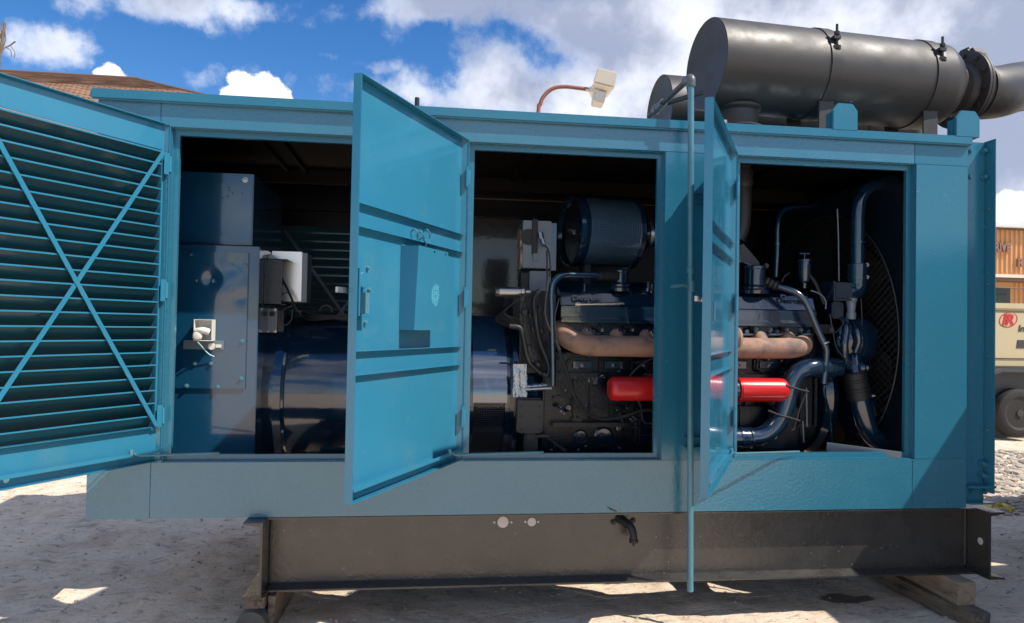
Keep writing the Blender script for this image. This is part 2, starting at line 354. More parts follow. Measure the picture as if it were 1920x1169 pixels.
_bolt = {}
def bolt(parent, p, d=(0, -1, 0), r=.008, h=.008, m=None):
    m = m or m_navy; key = (r, h, m.name)
    if key not in _bolt:
        b = MB(); b.lathe((0, 0, 0), (0, 0, 1), [(0, r * 1.5), (h * .25, r * 1.5), (h * .26, r), (h, r), (h * 1.05, r * .8)], 6)
        o = b.build('bolt', m, parent, local=True); _bolt[key] = o
    else:
        o = _bolt[key].copy(); COL.objects.link(o); o.parent = parent
    o.location = Vector(p) - wloc(parent); o.rotation_euler = Vector(d).to_track_quat('Z', 'Y').to_euler()
    return o

# ================================================================== GROUND
def vnoise(X, Y, s, seed):
    r = np.random.default_rng(seed); T = r.random((64, 64)); x = X / s; y = Y / s
    xi = np.floor(x).astype(int); yi = np.floor(y).astype(int); fx = x - xi; fy = y - yi
    fx = fx * fx * (3 - 2 * fx); fy = fy * fy * (3 - 2 * fy); q = lambda a, b: T[a % 64, b % 64]
    return (q(xi, yi) * (1 - fx) + q(xi + 1, yi) * fx) * (1 - fy) + (q(xi, yi + 1) * (1 - fx) + q(xi + 1, yi + 1) * fx) * fy - .5
def axis(lo, hi, st, far):
    a = list(np.arange(lo, hi, st)); d = st; x = hi
    while x < far: a.append(x); d *= 1.35; x += d
    d = st; x = lo - st
    while x > -far: a.insert(0, x); d *= 1.35; x -= d
    return np.array(a)
def gz(X, Y):
    h = vnoise(X, Y, .9, 1) * .03 + vnoise(X, Y, .33, 2) * .024 + vnoise(X + Y * .4, Y, .12, 3) * .016 + vnoise(X, Y, .05, 4) * .010 + vnoise(X, Y, 3.1, 5) * .03
    return h * np.clip((9 - np.abs(Y - 2)) / 3, 0, 1) * np.clip((12 - np.abs(X - 2)) / 4, 0, 1) + .05 - .11 * np.clip((Y - 3) / 3, 0, 1)
xs = axis(-3.5, 8.5, .03, 500); ys = axis(-.4, 5, .03, 500)
XX, YY = np.meshgrid(xs, ys); ZZ = gz(XX, YY); nx, ny = len(xs), len(ys)
me = bpy.data.meshes.new('ground')
idx = np.arange(nx * ny).reshape(ny, nx)
quads = np.stack([idx[:-1, :-1], idx[:-1, 1:], idx[1:, 1:], idx[1:, :-1]], -1).reshape(-1, 4)
me.vertices.add(nx * ny); me.vertices.foreach_set('co', np.stack([XX, YY, ZZ], -1).ravel())
me.loops.add(quads.size); me.loops.foreach_set('vertex_index', quads.ravel().astype(np.int32))
me.polygons.add(len(quads)); me.polygons.foreach_set('loop_start', np.arange(0, quads.size, 4, dtype=np.int32)); me.polygons.foreach_set('loop_total', np.full(len(quads), 4, np.int32))
me.update(calc_edges=True); me.polygons.foreach_set('use_smooth', np.ones(len(quads), bool)); me.materials.append(m_ground)
gnd = bpy.data.objects.new('ground', me); COL.objects.link(gnd); tag(gnd, 'pale dusty dirt ground with ruts under and around the generator', kind='structure')

MB().box((6.5, 7.0, -.15), (70, 12.8, -.045)).build('road', m_road).__setitem__('kind', 'structure')

def stones(name, label, n, area, smin, smax, seed):
    r = np.random.default_rng(seed)
    ico = bmesh.new(); bmesh.ops.create_icosphere(ico, subdivisions=1, radius=1); V = np.array([v.co[:] for v in ico.verts]); Fa = np.array([[v.index for v in f.verts] for f in ico.faces]); ico.free()
    x = r.uniform(area[0], area[1], n); y = area[2] + (area[3] - area[2]) * r.random(n); s = smin + (smax - smin) * r.random(n) ** 3
    al = []; k = len(V)
    for i in range(n):
        a = r.uniform(0, 6.28); c, q = math.cos(a), math.sin(a); v = V * (1 + r.uniform(-.28, .28, (k, 1))) * s[i] * np.array([r.uniform(.8, 1.5), 1, r.uniform(.4, .75)])
        v = np.stack([v[:, 0] * c - v[:, 1] * q, v[:, 0] * q + v[:, 1] * c, v[:, 2]], 1)
        z = float(gz(np.array([x[i]]), np.array([y[i]]))[0]); al.append(v + np.array([x[i], y[i], z + s[i] * .15]))
    me = bpy.data.meshes.new(name); A = np.concatenate(al); FF = (Fa[None] + (np.arange(n) * k)[:, None, None]).reshape(-1, 3)
    me.from_pydata(A.tolist(), [], FF.tolist()); me.materials.append(m_stone)
    o = bpy.data.objects.new(name, me); COL.objects.link(o); tag(o, label, kind='stuff'); return o
stones('pebbles', 'small loose pebbles scattered over the dirt', 5200, (-2.5, 6.5, -.2, 4.5), .003, .014, 3)
stones('gravel', 'bank of coarse pale gravel to the right of the generator', 5200, (5.6, 11.5, 2.0, 5.6), .02, .065, 4)

# ================================================================== ENCLOSURE
ZB, ZT, XR, DEEP = .632, 2.727, 4.774, 1.96
Z0, Z1 = .914, 2.612
OP = [(.351, 1.434), (1.867, 2.950), (3.369, 4.448)]
enc = thing('generator_enclosure', (2.4, .95, ZB), 'teal steel generator enclosure with three open doors standing on a black beam frame', 'enclosure')
T = .012
def panel(a, b, m=m_tealrough, bev=.0015, name='wall_panel'): return MB().box(a, b).build(name, m, enc, bevel=bev)
for a, b in [(0, .30), (.302, 4.436), (4.438, XR)]: panel((a, 0, ZB), (b, T, Z0))
panel((0, 0, Z1), (.30, T, ZT)); panel((.302, 0, Z1), (4.436, T, ZT)); panel((4.438, 0, Z1), (XR, T, ZT), m_teal)
panel((0, 0, Z0 + .001), (OP[0][0], T, Z1 - .001))
for i in (0, 1): panel((OP[i][1], 0, Z0 + .001), (OP[i + 1][0], T, Z1 - .001), m_teal, name='post')
panel((OP[2][1], 0, Z0 + .001), (XR, T, Z1 - .001), m_teal, name='post')
for a, b in OP:                          # returned edge and inner stop of each opening
    f = MB(); t = .004
    f.box((a, T, Z0), (a + t, .045, Z1)); f.box((b - t, T, Z0), (b, .045, Z1)); f.box((a + t, T, Z1 - t), (b - t, .045, Z1)); f.box((a + t, T, Z0), (b - t, .045, Z0 + t))
    s = .032
    f.box((a + t, .041, Z0 + t), (a + s, .045, Z1 - t)); f.box((b - s, .041, Z0 + t), (b - t, .045, Z1 - t)); f.box((a + s, .041, Z1 - s), (b - s, .045, Z1 - t)); f.box((a + s, .041, Z0 + t), (b - s, .045, Z0 + s))
    f.box((a + s, .045, Z1 - s), (b - s, .065, Z1 - s + .003)); f.box((a + s, .045, Z0 + s - .003), (b - s, .065, Z0 + s)); f.box((b - s, .0455, Z0 + s), (b - s + .003, .065, Z1 - s)); f.box((a + s - .003, .0455, Z0 + s), (a + s, .065, Z1 - s))
    f.build('opening_frame', m_teal, enc)
# ends, back, roof
MB().box((4.752, T + .02, ZB), (4.764, DEEP, ZT)).build('end_wall', m_inner, enc)  # full sheet added behind the radiator to block stray light
MB().box((1.505, DEEP + .0125, ZB), (XR, DEEP + .02, ZT)).build('leak_backing', m_inner, enc); MB().box((.0, DEEP + .0125, ZB), (.298, DEEP + .02, ZT)).build('leak_backing', m_inner, enc)  # sheets added behind the panels to stop light leaking through their seams
MB().box((.02, DEEP - .012, 2.655), (4.70, DEEP - .004, 2.663)).build('light_leak_strip', m_leak, enc)  # thin coloured strip in place of a light leak under the roof
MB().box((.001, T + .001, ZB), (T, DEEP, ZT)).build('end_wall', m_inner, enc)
rf = MB().box((-.028, -.030, ZT), (XR + .010, DEEP + .04, ZT + .055)).build('roof', m_teal, enc, bevel=.008)
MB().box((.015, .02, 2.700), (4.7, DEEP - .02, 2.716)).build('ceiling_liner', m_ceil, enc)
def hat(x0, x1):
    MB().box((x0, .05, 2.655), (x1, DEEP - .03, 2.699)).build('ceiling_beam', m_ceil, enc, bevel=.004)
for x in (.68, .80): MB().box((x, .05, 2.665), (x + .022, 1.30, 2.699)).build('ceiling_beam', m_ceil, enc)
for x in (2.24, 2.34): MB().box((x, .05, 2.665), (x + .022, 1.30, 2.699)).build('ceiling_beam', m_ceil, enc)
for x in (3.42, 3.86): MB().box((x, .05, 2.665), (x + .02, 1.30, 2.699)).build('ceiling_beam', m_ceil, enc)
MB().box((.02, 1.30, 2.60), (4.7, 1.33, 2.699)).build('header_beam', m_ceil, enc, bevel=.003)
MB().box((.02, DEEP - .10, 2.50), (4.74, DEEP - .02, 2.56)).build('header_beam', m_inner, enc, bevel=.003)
# back wall: plain bays and one louvred bay
for x0, x1 in [(.0, .30), (1.50, 1.98), (1.985, 2.9), (2.905, 3.9), (3.905, XR)]:
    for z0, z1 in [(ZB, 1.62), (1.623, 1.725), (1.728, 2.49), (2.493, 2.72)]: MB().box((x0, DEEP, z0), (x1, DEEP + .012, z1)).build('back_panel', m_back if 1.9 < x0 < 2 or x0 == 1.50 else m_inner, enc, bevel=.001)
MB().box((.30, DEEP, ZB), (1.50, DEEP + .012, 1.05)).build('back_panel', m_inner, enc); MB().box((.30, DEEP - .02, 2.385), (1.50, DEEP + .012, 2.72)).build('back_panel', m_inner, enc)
sl = None
for k in range(20):
    z = 1.09 + k * .0665
    if sl is None:
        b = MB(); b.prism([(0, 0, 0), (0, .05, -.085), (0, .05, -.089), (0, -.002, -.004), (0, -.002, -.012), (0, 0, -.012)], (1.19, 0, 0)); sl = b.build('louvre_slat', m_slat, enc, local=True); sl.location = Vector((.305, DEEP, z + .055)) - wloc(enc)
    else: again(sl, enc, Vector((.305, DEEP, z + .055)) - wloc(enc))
for p, q in [((.55, 2.35), (1.45, 1.10)), ((1.45, 2.35), (.55, 1.10))]:
    MB().bar((p[0], DEEP - .012 - .006 * (p[0] > 1), p[1]), (q[0], DEEP - .012 - .006 * (p[0] > 1), q[1]), .022, .004, (0, 0, 1)).build('cross_brace', m_grbox, enc)
# lifting lugs on the roof edge
for x in (3.992, 4.752):
    b = MB(); w = .076; z = ZT + .048
    b.prism([(x - w, -.026, z), (x + w, -.026, z), (x + w, -.026, z + .115), (x + w - .03, -.026, z + .155), (x - w + .03, -.026, z + .155), (x - w, -.026, z + .115)], (0, .02, 0))
    b.box((x - w, -.0055, z), (x - w + .015, .05, z + .11)); b.box((x + w - .015, -.0055, z), (x + w, .05, z + .11))
    b.build('lifting_lug', m_teal, enc, bevel=.004)
MB().cyl((1.58, .35, ZT + .05), (1.58, .35, ZT + .20), .010).cyl((1.58, .35, ZT + .12), (1.58, .35, ZT + .155), .02).cyl((1.58, .35, ZT + .165), (1.58, .35, ZT + .215), .014).build('roof_stud', m_dark, enc)
# brackets on the post that carry the rod
for py in (372, 829):
    z = at(1298, py, -.02).z
    b = MB(); b.box((3.075, -.045, z - .028), (3.235, -.0005, z - .024)); b.box((3.075, -.045, z + .024), (3.235, -.0005, z + .028)); b.box((3.075, -.004, z - .024), (3.235, -.0005, z + .024))
    b.build('rod_bracket', m_teal, enc, bevel=.001)

# right-hand radiator frame
MB().box((XR + .006, .03, .655), (4.908, .042, 2.765)).build('radiator_side_plate', m_teal, enc, bevel=.002)
MB().box((4.908, -.045, .72), (4.916, .045, 2.77)).build('radiator_flange', m_teal, enc, bevel=.002)
MB().box((4.920, .01, .98), (4.944, .4, 2.66)).build('radiator_guard', m_navy, enc, bevel=.008)
MB().box((XR + .006, -.03, .75), (4.94, .03, .762)).build('radiator_foot_plate', m_teal, enc, bevel=.001); MB().box((XR + .006, -.02, .655), (4.94, .03, .664)).build('radiator_foot_plate', m_teal, enc, bevel=.001)
for px, py in [(1819, 283), (1819, 332)]: bolt(enc, at(px, py, .028), r=.011, h=.014, m=m_teal)
for px, py in [(1843, 284), (1843, 333), (1838, 868), (1838, 890), (1843, 870), (1843, 892)]: bolt(enc, at(px, py, .028), r=.013, h=.03, m=m_teal)
for px, py in [(1853, 392), (1853, 532), (1853, 668), (1852, 806)]: bolt(enc, atX(px, py, 4.907), (-1, 0, 0), r=.005, h=.006, m=m_steel)
for px, py in [(1822, 922), (1846, 922)]: bolt(enc, at(px, py, .028), r=.012, h=.014, m=m_teal)

# ------------------------------------------------------------------ doors
def make_door(hx, dvec, L, label):
    d = Vector((dvec[0], dvec[1], 0)).normalized(); ang = math.atan2(d.y, d.x)
    return d, ang
ZD0, ZD1 = .922, 2.622; HD = ZD1 - ZD0
def door_object(hx, hy, dvec, b, m, label):
    ang = math.atan2(dvec[1], dvec[0])
    o = b.build('door', m, None, bevel=.0015); o.parent = enc; o.location = Vector((hx, hy, ZD0)) - wloc(enc); o.rotation_euler = (0, 0, ang); o['label'] = label
    return o
def tray(L):                             # sheet with returned edges; inner side is +y
    b = MB(); e = .038
    b.box((0, -e, 0), (.005, 0, HD)); b.box((L - .005, -e, 0), (L, 0, HD)); b.box((.005, -e, HD - .005), (L - .005, 0, HD)); b.box((.005, -e, 0), (L - .005, 0, .005))
    return b
def ledge(b, L, z, depth=.024, up=True):  # angle iron across the door
    b.box((.012, -.034, z), (L - .006, -.034 + depth, z + .0035)); b.box((.012, -.034, z - .016), (L - .006, -.0305, z))
def plain_door(hx, dvec, L, label, box=True):
    b = tray(L); b.box((.005, -.038, .005), (L - .005, -.035, HD - .005))
    D = door_object(hx, 0, dvec, b, m_tealdoor, label)
    for z in (2.110, 2.016, 1.519, 1.424):
        q = MB(); ledge(q, L, z - ZD0); q.build('angle_iron', m_tealdoor, D, local=True)
    q = MB(); q.box((.02, -.034, .048), (L - .006, .006, .052)); q.box((.02, .002, .052), (L - .006, .006, .064)); q.build('bottom_angle', m_tealdoor, D, local=True)
    for z in (2.42, 1.78, 1.15):
        q = MB(); q.cyl((.0, .003, z - ZD0 - .04), (.0, .003, z - ZD0 + .04), .007, 10); q.box((.004, 0, z - ZD0 - .055), (.035, .003, z - ZD0 + .055)); q.build('hinge', m_tealdoor, D, local=True)
    # latch: base plate, cam disc, case, T-handle sticking out beyond the free edge
    zc = 1.76 - ZD0; x = L - .055
    q = MB(); q.box((x - .04, -.035, zc - .10), (x + .045, -.031, zc + .09)); q.box((x + .035, -.031, zc - .10), (x + .045, .004, zc + .09)); q.box((x - .04, -.031, zc - .10), (x + .035, .012, zc - .096))
    lt = q.build('latch', m_tealdoor, D, local=True, bevel=.001)
    MB().lathe((x - .012, -.031, zc + .045), (0, 1, 0), [(0, .034), (.018, .034), (.022, .03)], 24).build('latch_cam', m_tealdoor, lt, local=True)
    MB().box((x - .03, -.031, zc - .09), (x + .0, .006, zc - .005)).cyl((x + .015, -.03, zc - .08), (x + .015, -.012, zc + .07), .006, 8).build('latch_case', m_steel if False else m_rodp, lt, local=True, bevel=.002)
    h = MB().box((x - .005, -.062, zc - .010), (x + .11, -.050, zc + .012)).cyl((x, -.062, zc), (x, -.03, zc), .009, 10)
    h.build('latch_handle', m_steel, lt, local=True, bevel=.004)
    bb = [(x - .07, -.035, zc + .10), (x - .06, -.035, zc - .125), (x - .085, -.035, zc + .01)]
    for p in bb:
        q = MB().lathe(p, (0, 1, 0), [(0, .010), (.004, .010), (.012, .007), (.014, 0.0001)], 8); q.build('rivet', m_rodp, D, local=True)
    return D
D2v = (-.479, -.933); D3v = (-.519, -.903)
door2 = plain_door(OP[1][0], D2v, 1.058, 'middle open door with a document box on its inside')
door3 = plain_door(OP[2][0], D3v, 1.045, 'narrow looking right hand open door beside the red filters')
# document box on the middle door
q = MB(); x0, x1 = .350, .655; zt0, zt1 = 1.982 - ZD0, 1.606 - ZD0; yb = -.034; t = .003; dt, db = .086, .072
q.box((x0, yb, zt1), (x1, yb + t, zt0 + .02))
q.hexa([(x0, yb + t, zt1), (x1, yb + t, zt1), (x1, yb + db, zt1), (x0, yb + db, zt1), (x0, yb + t, zt1 + t), (x1, yb + t, zt1 + t), (x1, yb + db, zt1 + t), (x0, yb + db, zt1 + t)])
q.hexa([(x0, yb + db, zt1), (x1, yb + db, zt1), (x1, yb + db + t, zt1), (x0, yb + db + t, zt1), (x0, yb + dt, zt0), (x1, yb + dt, zt0), (x1, yb + dt + t, zt0), (x0, yb + dt + t, zt0)])
for xa in (x0, x1 - t): q.hexa([(xa, yb + t, zt1 + t), (xa + t, yb + t, zt1 + t), (xa + t, yb + db, zt1 + t), (xa, yb + db, zt1 + t), (xa, yb + t, zt0), (xa + t, yb + t, zt0), (xa + t, yb + dt, zt0), (xa, yb + dt, zt0)])
dbx = q.build('document_box', m_box, door2, local=True)
for x in (.38, .50): 
    q = MB(); q.lathe((x, yb + dt + t, zt0 - .012), (0, 1, 0), [(0, .004), (.003, .004)], 8); q.build('screw_hole', m_dark, dbx, local=True)
q = MB()
for x, z in [(.50, 2.055), (.44, 2.075), (.56, 2.06), (.48, 2.03)]:
    MB().tube([(x, -.034, z - ZD0), (x + .004, -.015, z - ZD0 + .008), (x - .012, -.006, z - ZD0 - .012), (x - .02, -.012, z - ZD0 - .03)], .004, 6).build('bent_wire_tag', m_rodp, door2, local=True)
# louvred door
L1 = 1.0; ang1 = (-.53, -.848)
b = tray(L1); ZU, ZL = 2.482 - ZD0, 1.098 - ZD0
b.box((.005, -.030, ZU), (L1 - .005, -.026, HD - .005)); b.box((.005, -.030, .005), (L1 - .005, -.026, ZL))
b.box((.005, -.030, ZL), (.046, -.026, ZU)); b.box((L1 - .06, -.030, ZL), (L1 - .005, -.026, ZU))
b.box((.046, -.030, ZU), (L1 - .06, .0, ZU + .004)); b.box((.046, -.030, ZL - .004), (L1 - .06, .0, ZL)); b.box((.042, -.026, ZL), (.046, .0, ZU))
D1 = door_object(OP[0][0], 0, ang1, b, m_tealdoor, 'louvred door folded open at the left edge of the photo')
sl = None; N = 21; st = (ZU - ZL) / (N + 1)
for k in range(N + 1):
    z = ZL + st * (k + 1) - .004
    if sl is None:
        b = MB(); q = [(0, 0), (-.010, -.004), (-.058, -.078), (-.058, -.081), (-.0105, -.0075), (-.002, -.004), (-.002, -.007), (.0, -.007)]
        b.prism([(.046, y, zz) for y, zz in q], (L1 - .106, 0, 0)); sl = b.build('louvre_slat', m_tealdoor, D1, local=True); sl.location = (0, 0, z)
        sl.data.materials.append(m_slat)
        for p_ in sl.data.polygons: p_.material_index = 1 if p_.center.y < -.02 else 0  # blade behind the lip takes the teal with shade painted in
    else: again(sl, D1, (0, 0, z))
MB().bar((.04, .004, ZU - .005), (L1 - .10, .004, ZL), .020, .004).build('cross_brace', m_tealdoor, D1, local=True)
MB().bar((.04, .0085, ZL + .005), (L1 - .10, .0085, ZU), .020, .004).build('cross_brace', m_tealdoor, D1, local=True)
q = MB(); q.box((.02, -.026, .045), (L1 - .006, .006, .049)); q.box((.02, .002, .049), (L1 - .006, .006, .062)); q.build('bottom_angle', m_tealdoor, D1, local=True)
MB().lathe((.72, -.0258, .035), (0, 1, 0), [(0, .012), (.0006, .012)], 16).build('drain_hole_cover', m_chip, D1, local=True)
for z in (2.42, 1.78, 1.15):
    q = MB(); q.cyl((.0, .003, z - ZD0 - .04), (.0, .003, z - ZD0 + .04), .007, 10); q.box((.006, 0, z - ZD0 - .055), (.035, .003, z - ZD0 + .055)); q.build('hinge', m_tealdoor, D1, local=True)
# stay rods lying on the sills
for (hx, dv), (sx, sy) in zip([((OP[0][0]), ang1), ((OP[1][0]), D2v), ((OP[2][0]), D3v)], [(.62, .03), (2.30, .03), (3.76, .02)]):
    d = Vector((dv[0], dv[1], 0)).normalized(); a = Vector((hx, 0, .972)) + d * .17
    MB().tube([a + Vector((.01, 0, .012)), Vector((hx, 0, .972)) + d * .15 + Vector((.02, 0, 0)), (sx, sy, .955)], .006, 8, 0).cyl(a, a + Vector((0, 0, .03)), .010, 10).build('stay_rod', m_rodp, enc)

# ------------------------------------------------------------------ vertical drain pipe with elbow and roof branch
rod = thing('vertical_pipe', (3.09, -.1, .24), 'thin teal pipe hanging down the post between the doors, elbowed over the roof', 'pipe')
rt = Vector((3.052, -.10, 2.965)); rb = Vector((3.086, -.10, .236))
MB().cyl(rb, rt, .0165, 16).build('riser', m_rodp, rod)
MB().lathe(rb.lerp(rt, .622), (0, 0, 1), [(0, .018), (.004, .022), (.03, .022), (.034, .018)], 16).build('coupling', m_rodp, rod)
MB().tube([rt + Vector((0, 0, -.02)), rt + Vector((0, .0, .02)), rt + Vector((0, .035, .032)), rt + Vector((0, .08, .032))], .024, 14, 4).build('elbow', m_grey, rod)
e2 = Vector((3.052, .62, 2.997)); MB().cyl(rt + Vector((0, .06, .032)), e2, .0165, 14).build('roof_branch', m_ply, rod)
tee = Vector((3.052, .40, 2.997)); MB().cyl(tee - Vector((0, .05, 0)), tee + Vector((0, .05, 0)), .026, 14).cyl(tee + Vector((.0, .05, 0)), tee + Vector((0, .11, 0)), .030, 8).build('union', m_grey, rod)
MB().cyl(tee, (3.27, .28, 3.05), .015, 12).build('side_branch', m_ply, rod)
hz = at(1285, 537, -.1).z
MB().cyl((3.07, -.1, hz - .03), (3.07, -.1, hz + .03), .022, 14).tube([(3.07, -.1, hz), (3.02, -.105, hz + .005), (2.955, -.10, hz - .006)], [.010] * 8 + [.008], 8, 4).build('lever', m_rodp, rod)

# ================================================================== BASE FRAME
bf = thing('base_frame', (2.9, .9, .25), 'black steel channel base frame under the generator, resting on timbers', 'frame')
CZ, CH = .25, .381
def channel_front(x0, x1, yweb, ytip, t=.010):
    b = MB(); z0, z1 = CZ, CZ + CH - .002
    prof = [(ytip, z0), (yweb + t, z0), (yweb + t, z1), (ytip, z1), (ytip, z1 - .010), (yweb, z1 - .020), (yweb, z0 + .020), (ytip, z0 + .010)]
    b.prism([(x0, y, z) for y, z in prof], (x1 - x0, 0, 0)); return b
bm0 = MB()
XL0, XR0 = .872, 4.842
side = channel_front(XL0, XR0, .09, .002)
sb = side.build('side_channel', m_black, bf, bevel=.002)
b = MB(); z0, z1 = CZ, CZ + CH - .002
b.prism([(XL0, y, z) for y, z in [(1.83, z0), (1.72, z0), (1.72, z1), (1.83, z1), (1.83, z1 - .01), (1.73, z1 - .02), (1.73, z0 + .02), (1.83, z0 + .01)]], (XR0 - XL0, 0, 0)); b.build('side_channel', m_black, bf)
for xw, sg in [(XL0, -1), (XR0, 1)]:
    b = MB(); t = .012; f = .098
    prof = [(xw, z0), (xw + sg * f, z0), (xw + sg * f, z0 + .009), (xw + sg * t, z0 + .022), (xw + sg * t, z1 - .022), (xw + sg * f, z1 - .009), (xw + sg * f, z1), (xw, z1)]
    b.prism([(x, -.092, z) for x, z in prof], (0, 2.0, 0)); b.build('end_channel', m_black, bf, bevel=.0015)
MB().tube([(XL0 + .006, .086, z0 + .03), (XL0 + .006, .086, z1 - .03)], .006, 6, 0).tube([(XR0 - .006, .086, z0 + .03), (XR0 - .006, .086, z1 - .03)], .007, 6, 0).build('weld_bead', m_weld, bf)
for x in (1.7, 2.6, 3.6): MB().box((x, .135, CZ + .12), (x + .09, 1.715, CZ + .13)).box((x, .135, CZ + .131), (x + .008, 1.715, z1 - .01)).build('cross_member', m_black, bf)
m_hole = mat('light_seen_through_hole', (.62, .56, .52), .8, var=.15, vscale=40)
for px, py, r in [(943, 979.5, .0305), (997, 979, .0235)]:
    p = at(px, py, .088); MB().lathe((p.x, .0895, p.z), (0, -1, 0), [(0, r * 1.06), (.0012, r * 1.06)], 28).build('hole_rim', m_dark, bf); MB().lathe((p.x, .088, p.z), (0, -1, 0), [(0, r), (.0012, r)], 28).build('hole_cap', m_hole, bf)
for px, py in [(927, 980), (959, 980), (985, 979), (1009, 979)]:
    p = at(px, py, .088); MB().lathe((p.x, .0895, p.z), (0, -1, 0), [(0, .006), (.0016, .006)], 10).build('bolt_hole', m_hole, bf)
p = atX(1838, 1015, 4.8405); MB().lathe((XR0 - .0002, p.y, p.z), (-1, 0, 0), [(0, .020), (.0012, .020)], 20).build('hole_cap', m_hole, bf)
# drain elbow
a = at(1160, 971, .09); c = at(1183, 988, .02); e = at(1188, 1016, 0.0)
dp_ = MB().tube([a, a.lerp(c, .6), c, c.lerp(e, .45) + Vector((.004, -.006, 0)), e], .020, 14, 4).build('drain_elbow', m_dark, bf)
MB().lathe(a.lerp(c, .1), c - a, [(0, .027), (.012, .027)], 16).lathe(a.lerp(c, .62), c - a, [(0, .026), (.014, .026)], 16).lathe(e, (0, 0, -1), [(-.012, .025), (.004, .025)], 16).cyl(e, e - Vector((0, 0, .022)), .007, 8).build('pipe_collar', m_dark, bf)
for px, py in [(1150, 979), (1172, 976), (1187, 976)]: bolt(bf, at(px, py, .088), r=.011, h=.014, m=m_dark)
MB().tube([at(1143, 955, -.02), at(1177, 967, .04)], .004, 6, 0).build('bent_pin', m_grey, bf)

# timbers
def timber(a, b, mm, label, name='timber_block', grp='timbers under the base frame', wob=.006):
    m = MB(); a = Vector(a); b = Vector(b); n = 7
    o = m.box(a, b).build(name, mm, None, loc=(((a + b) / 2).x, ((a + b) / 2).y, a.z))
    bmx = bmesh.new(); bmx.from_mesh(o.data); bmesh.ops.subdivide_edges(bmx, edges=bmx.edges[:], cuts=n, use_grid_fill=True)
    for v in bmx.verts: v.co += Vector((random.uniform(-1, 1), random.uniform(-1, 1), random.uniform(-1, .2))) * wob * .45
    bmx.to_mesh(o.data); bmx.free()
    return tag(o, label, 'timber', grp)
timber((4.627, -.115, .125), (4.738, 1.2, .249), m_wood, 'thick weathered timber block directly under the right end of the black beam')
o = timber((4.560, -.24, .04), (4.645, 1.9, .124), m_wood2, 'long dark timber lying on the ground beneath the right hand block'); o.rotation_euler.z = .045
o = timber((4.650, -.22, .04), (4.715, .9, .12), m_log, 'mossy grey rounded timber end beside the long dark timber at right'); o.rotation_euler.z = .045
timber((.788, -.06, .195), (.882, 1.5, .249), m_wood2, 'small brown timber block directly under the left end of the black beam')
timber((.890, -.02, .02), (.925, 1.5, .240), m_wood2, 'upright dark plank beside the left timber stack')
tag(MB().tube([(.825, -.10, .118), (.825, .3, .118), (.825, 1.6, .118)], .074, 20, 0).build('timber_log', m_log, None, loc=(.835, .3, 0)), 'round grey green log under the left timber block', 'log', 'timbers under the base frame')
# yellow hose end at right
tag(MB().tube([at(1868, 949, 1.3) * 1, at(1880, 947, 1.3), at(1890, 951, 1.2), at(1899, 958, 1.15)], .016, 10).tube([at(1862, 950, 1.35), at(1846, 948, 1.5)], .012, 8).build('hose', m_yel, None, loc=(5.4, 1.3, .4)), 'short bent yellow hose end behind the right end of the base frame', 'hose')

# ================================================================== MUFFLERS
def muffler(C, phi, R, L, label, full=True):
    ax = Vector((math.cos(phi), math.sin(phi), 0)); sidev = Vector((-math.sin(phi), math.cos(phi), 0)); C = Vector(C)
    t = thing('muffler', (C.x, C.y, ZT + .06), label, 'muffler', 'exhaust mufflers on the roof')
    b = MB(); b.lathe(C, ax, [(.012, 0.0001), (.010, R * .5), (.006, R * .90), (0, R * .97), (.004, R), (.02, R), (L, R), (L + .03, R * .985), (L + .09, R * .86), (L + .14, R * .62), (L + .15, R * .5)], 64); sh = b.build('shell', m_muf, t, sharp=25)
    for s in (.69, 1.44) if full else (.6, 1.6):
        MB().lathe(C + ax * s, ax, [(0, R + .001), (.0, R + .007), (.075, R + .007), (.075, R + .001)], 64).build('band', m_muf, t, sharp=25)
        if full:
            o = C + ax * (s + .037) - sidev * (R + .018) * math.cos(.42) + Vector((0, 0, (R + .018) * math.sin(.42))); up = Vector((0, 0, 1)); q = MB()
            q.cyl(o - up * .06, o + up * .10, .008, 8); q.lathe(o - up * .05, up, [(0, .017), (.02, .017)], 6); q.lathe(o + up * .035, up, [(0, .017), (.02, .017)], 6); q.box(o - Vector((.022, .01, .055)), o + Vector((.022, .03, -.03))); q.box(o - Vector((.022, .01, -.008)), o + Vector((.022, .03, .03)))
            q.build('band_clamp', m_dark, t, bevel=.002)
        o = C + ax * (s + .037); q = MB()
        zt = C.z - R * .80
        for g in (-1, 1): MB().hexa([o + sidev * g * R * .62 + Vector((dx, dy, ZT + .056 - C.z)) for dx, dy in ((-.05, -.006), (.05, -.006), (.05, .006), (-.05, .006))] + [o + sidev * g * R * .62 + Vector((dx, dy, -R * .80)) for dx, dy in ((-.05, -.006), (.05, -.006), (.05, .006), (-.05, .006))]).build('saddle', m_muf, t, bevel=.002)
    return t, C, ax, sidev
mt, C, ax, sv = muffler((3.352, .45, 3.283), .085, .2775, 1.60, 'large dark grey muffler with two clamp bands on the roof, nearer one', True)
N0 = C + ax * .22; MB().lathe((N0.x, N0.y, ZT + .16), (0, 0, 1), [(0, .165), (.008, .165), (.009, .125), (.11, .122), (.125, .145), (.14, .145), (.155, .125), (.26, .12)], 40).build('inlet_neck', m_muf, mt)
MB().lathe((N0.x, N0.y, ZT + .056), (0, 0, 1), [(0, .15), (.10, .13)], 32).build('inlet_collar', m_muf, mt)
O0 = C + ax * 1.72; q = MB(); q.lathe(O0, ax, [(0, .185), (.03, .18), (.04, .17), (.07, .16), (.10, .16), (.12, .18), (.14, .185)], 40); q.build('outlet_pipe', m_muf, mt)
O1 = O0 + ax * .135; q = MB().lathe(O1, ax, [(0, .255), (.016, .255), (.017, .243), (.022, .255), (.038, .255)], 48); q.build('flange', m_muf, mt, bevel=0)
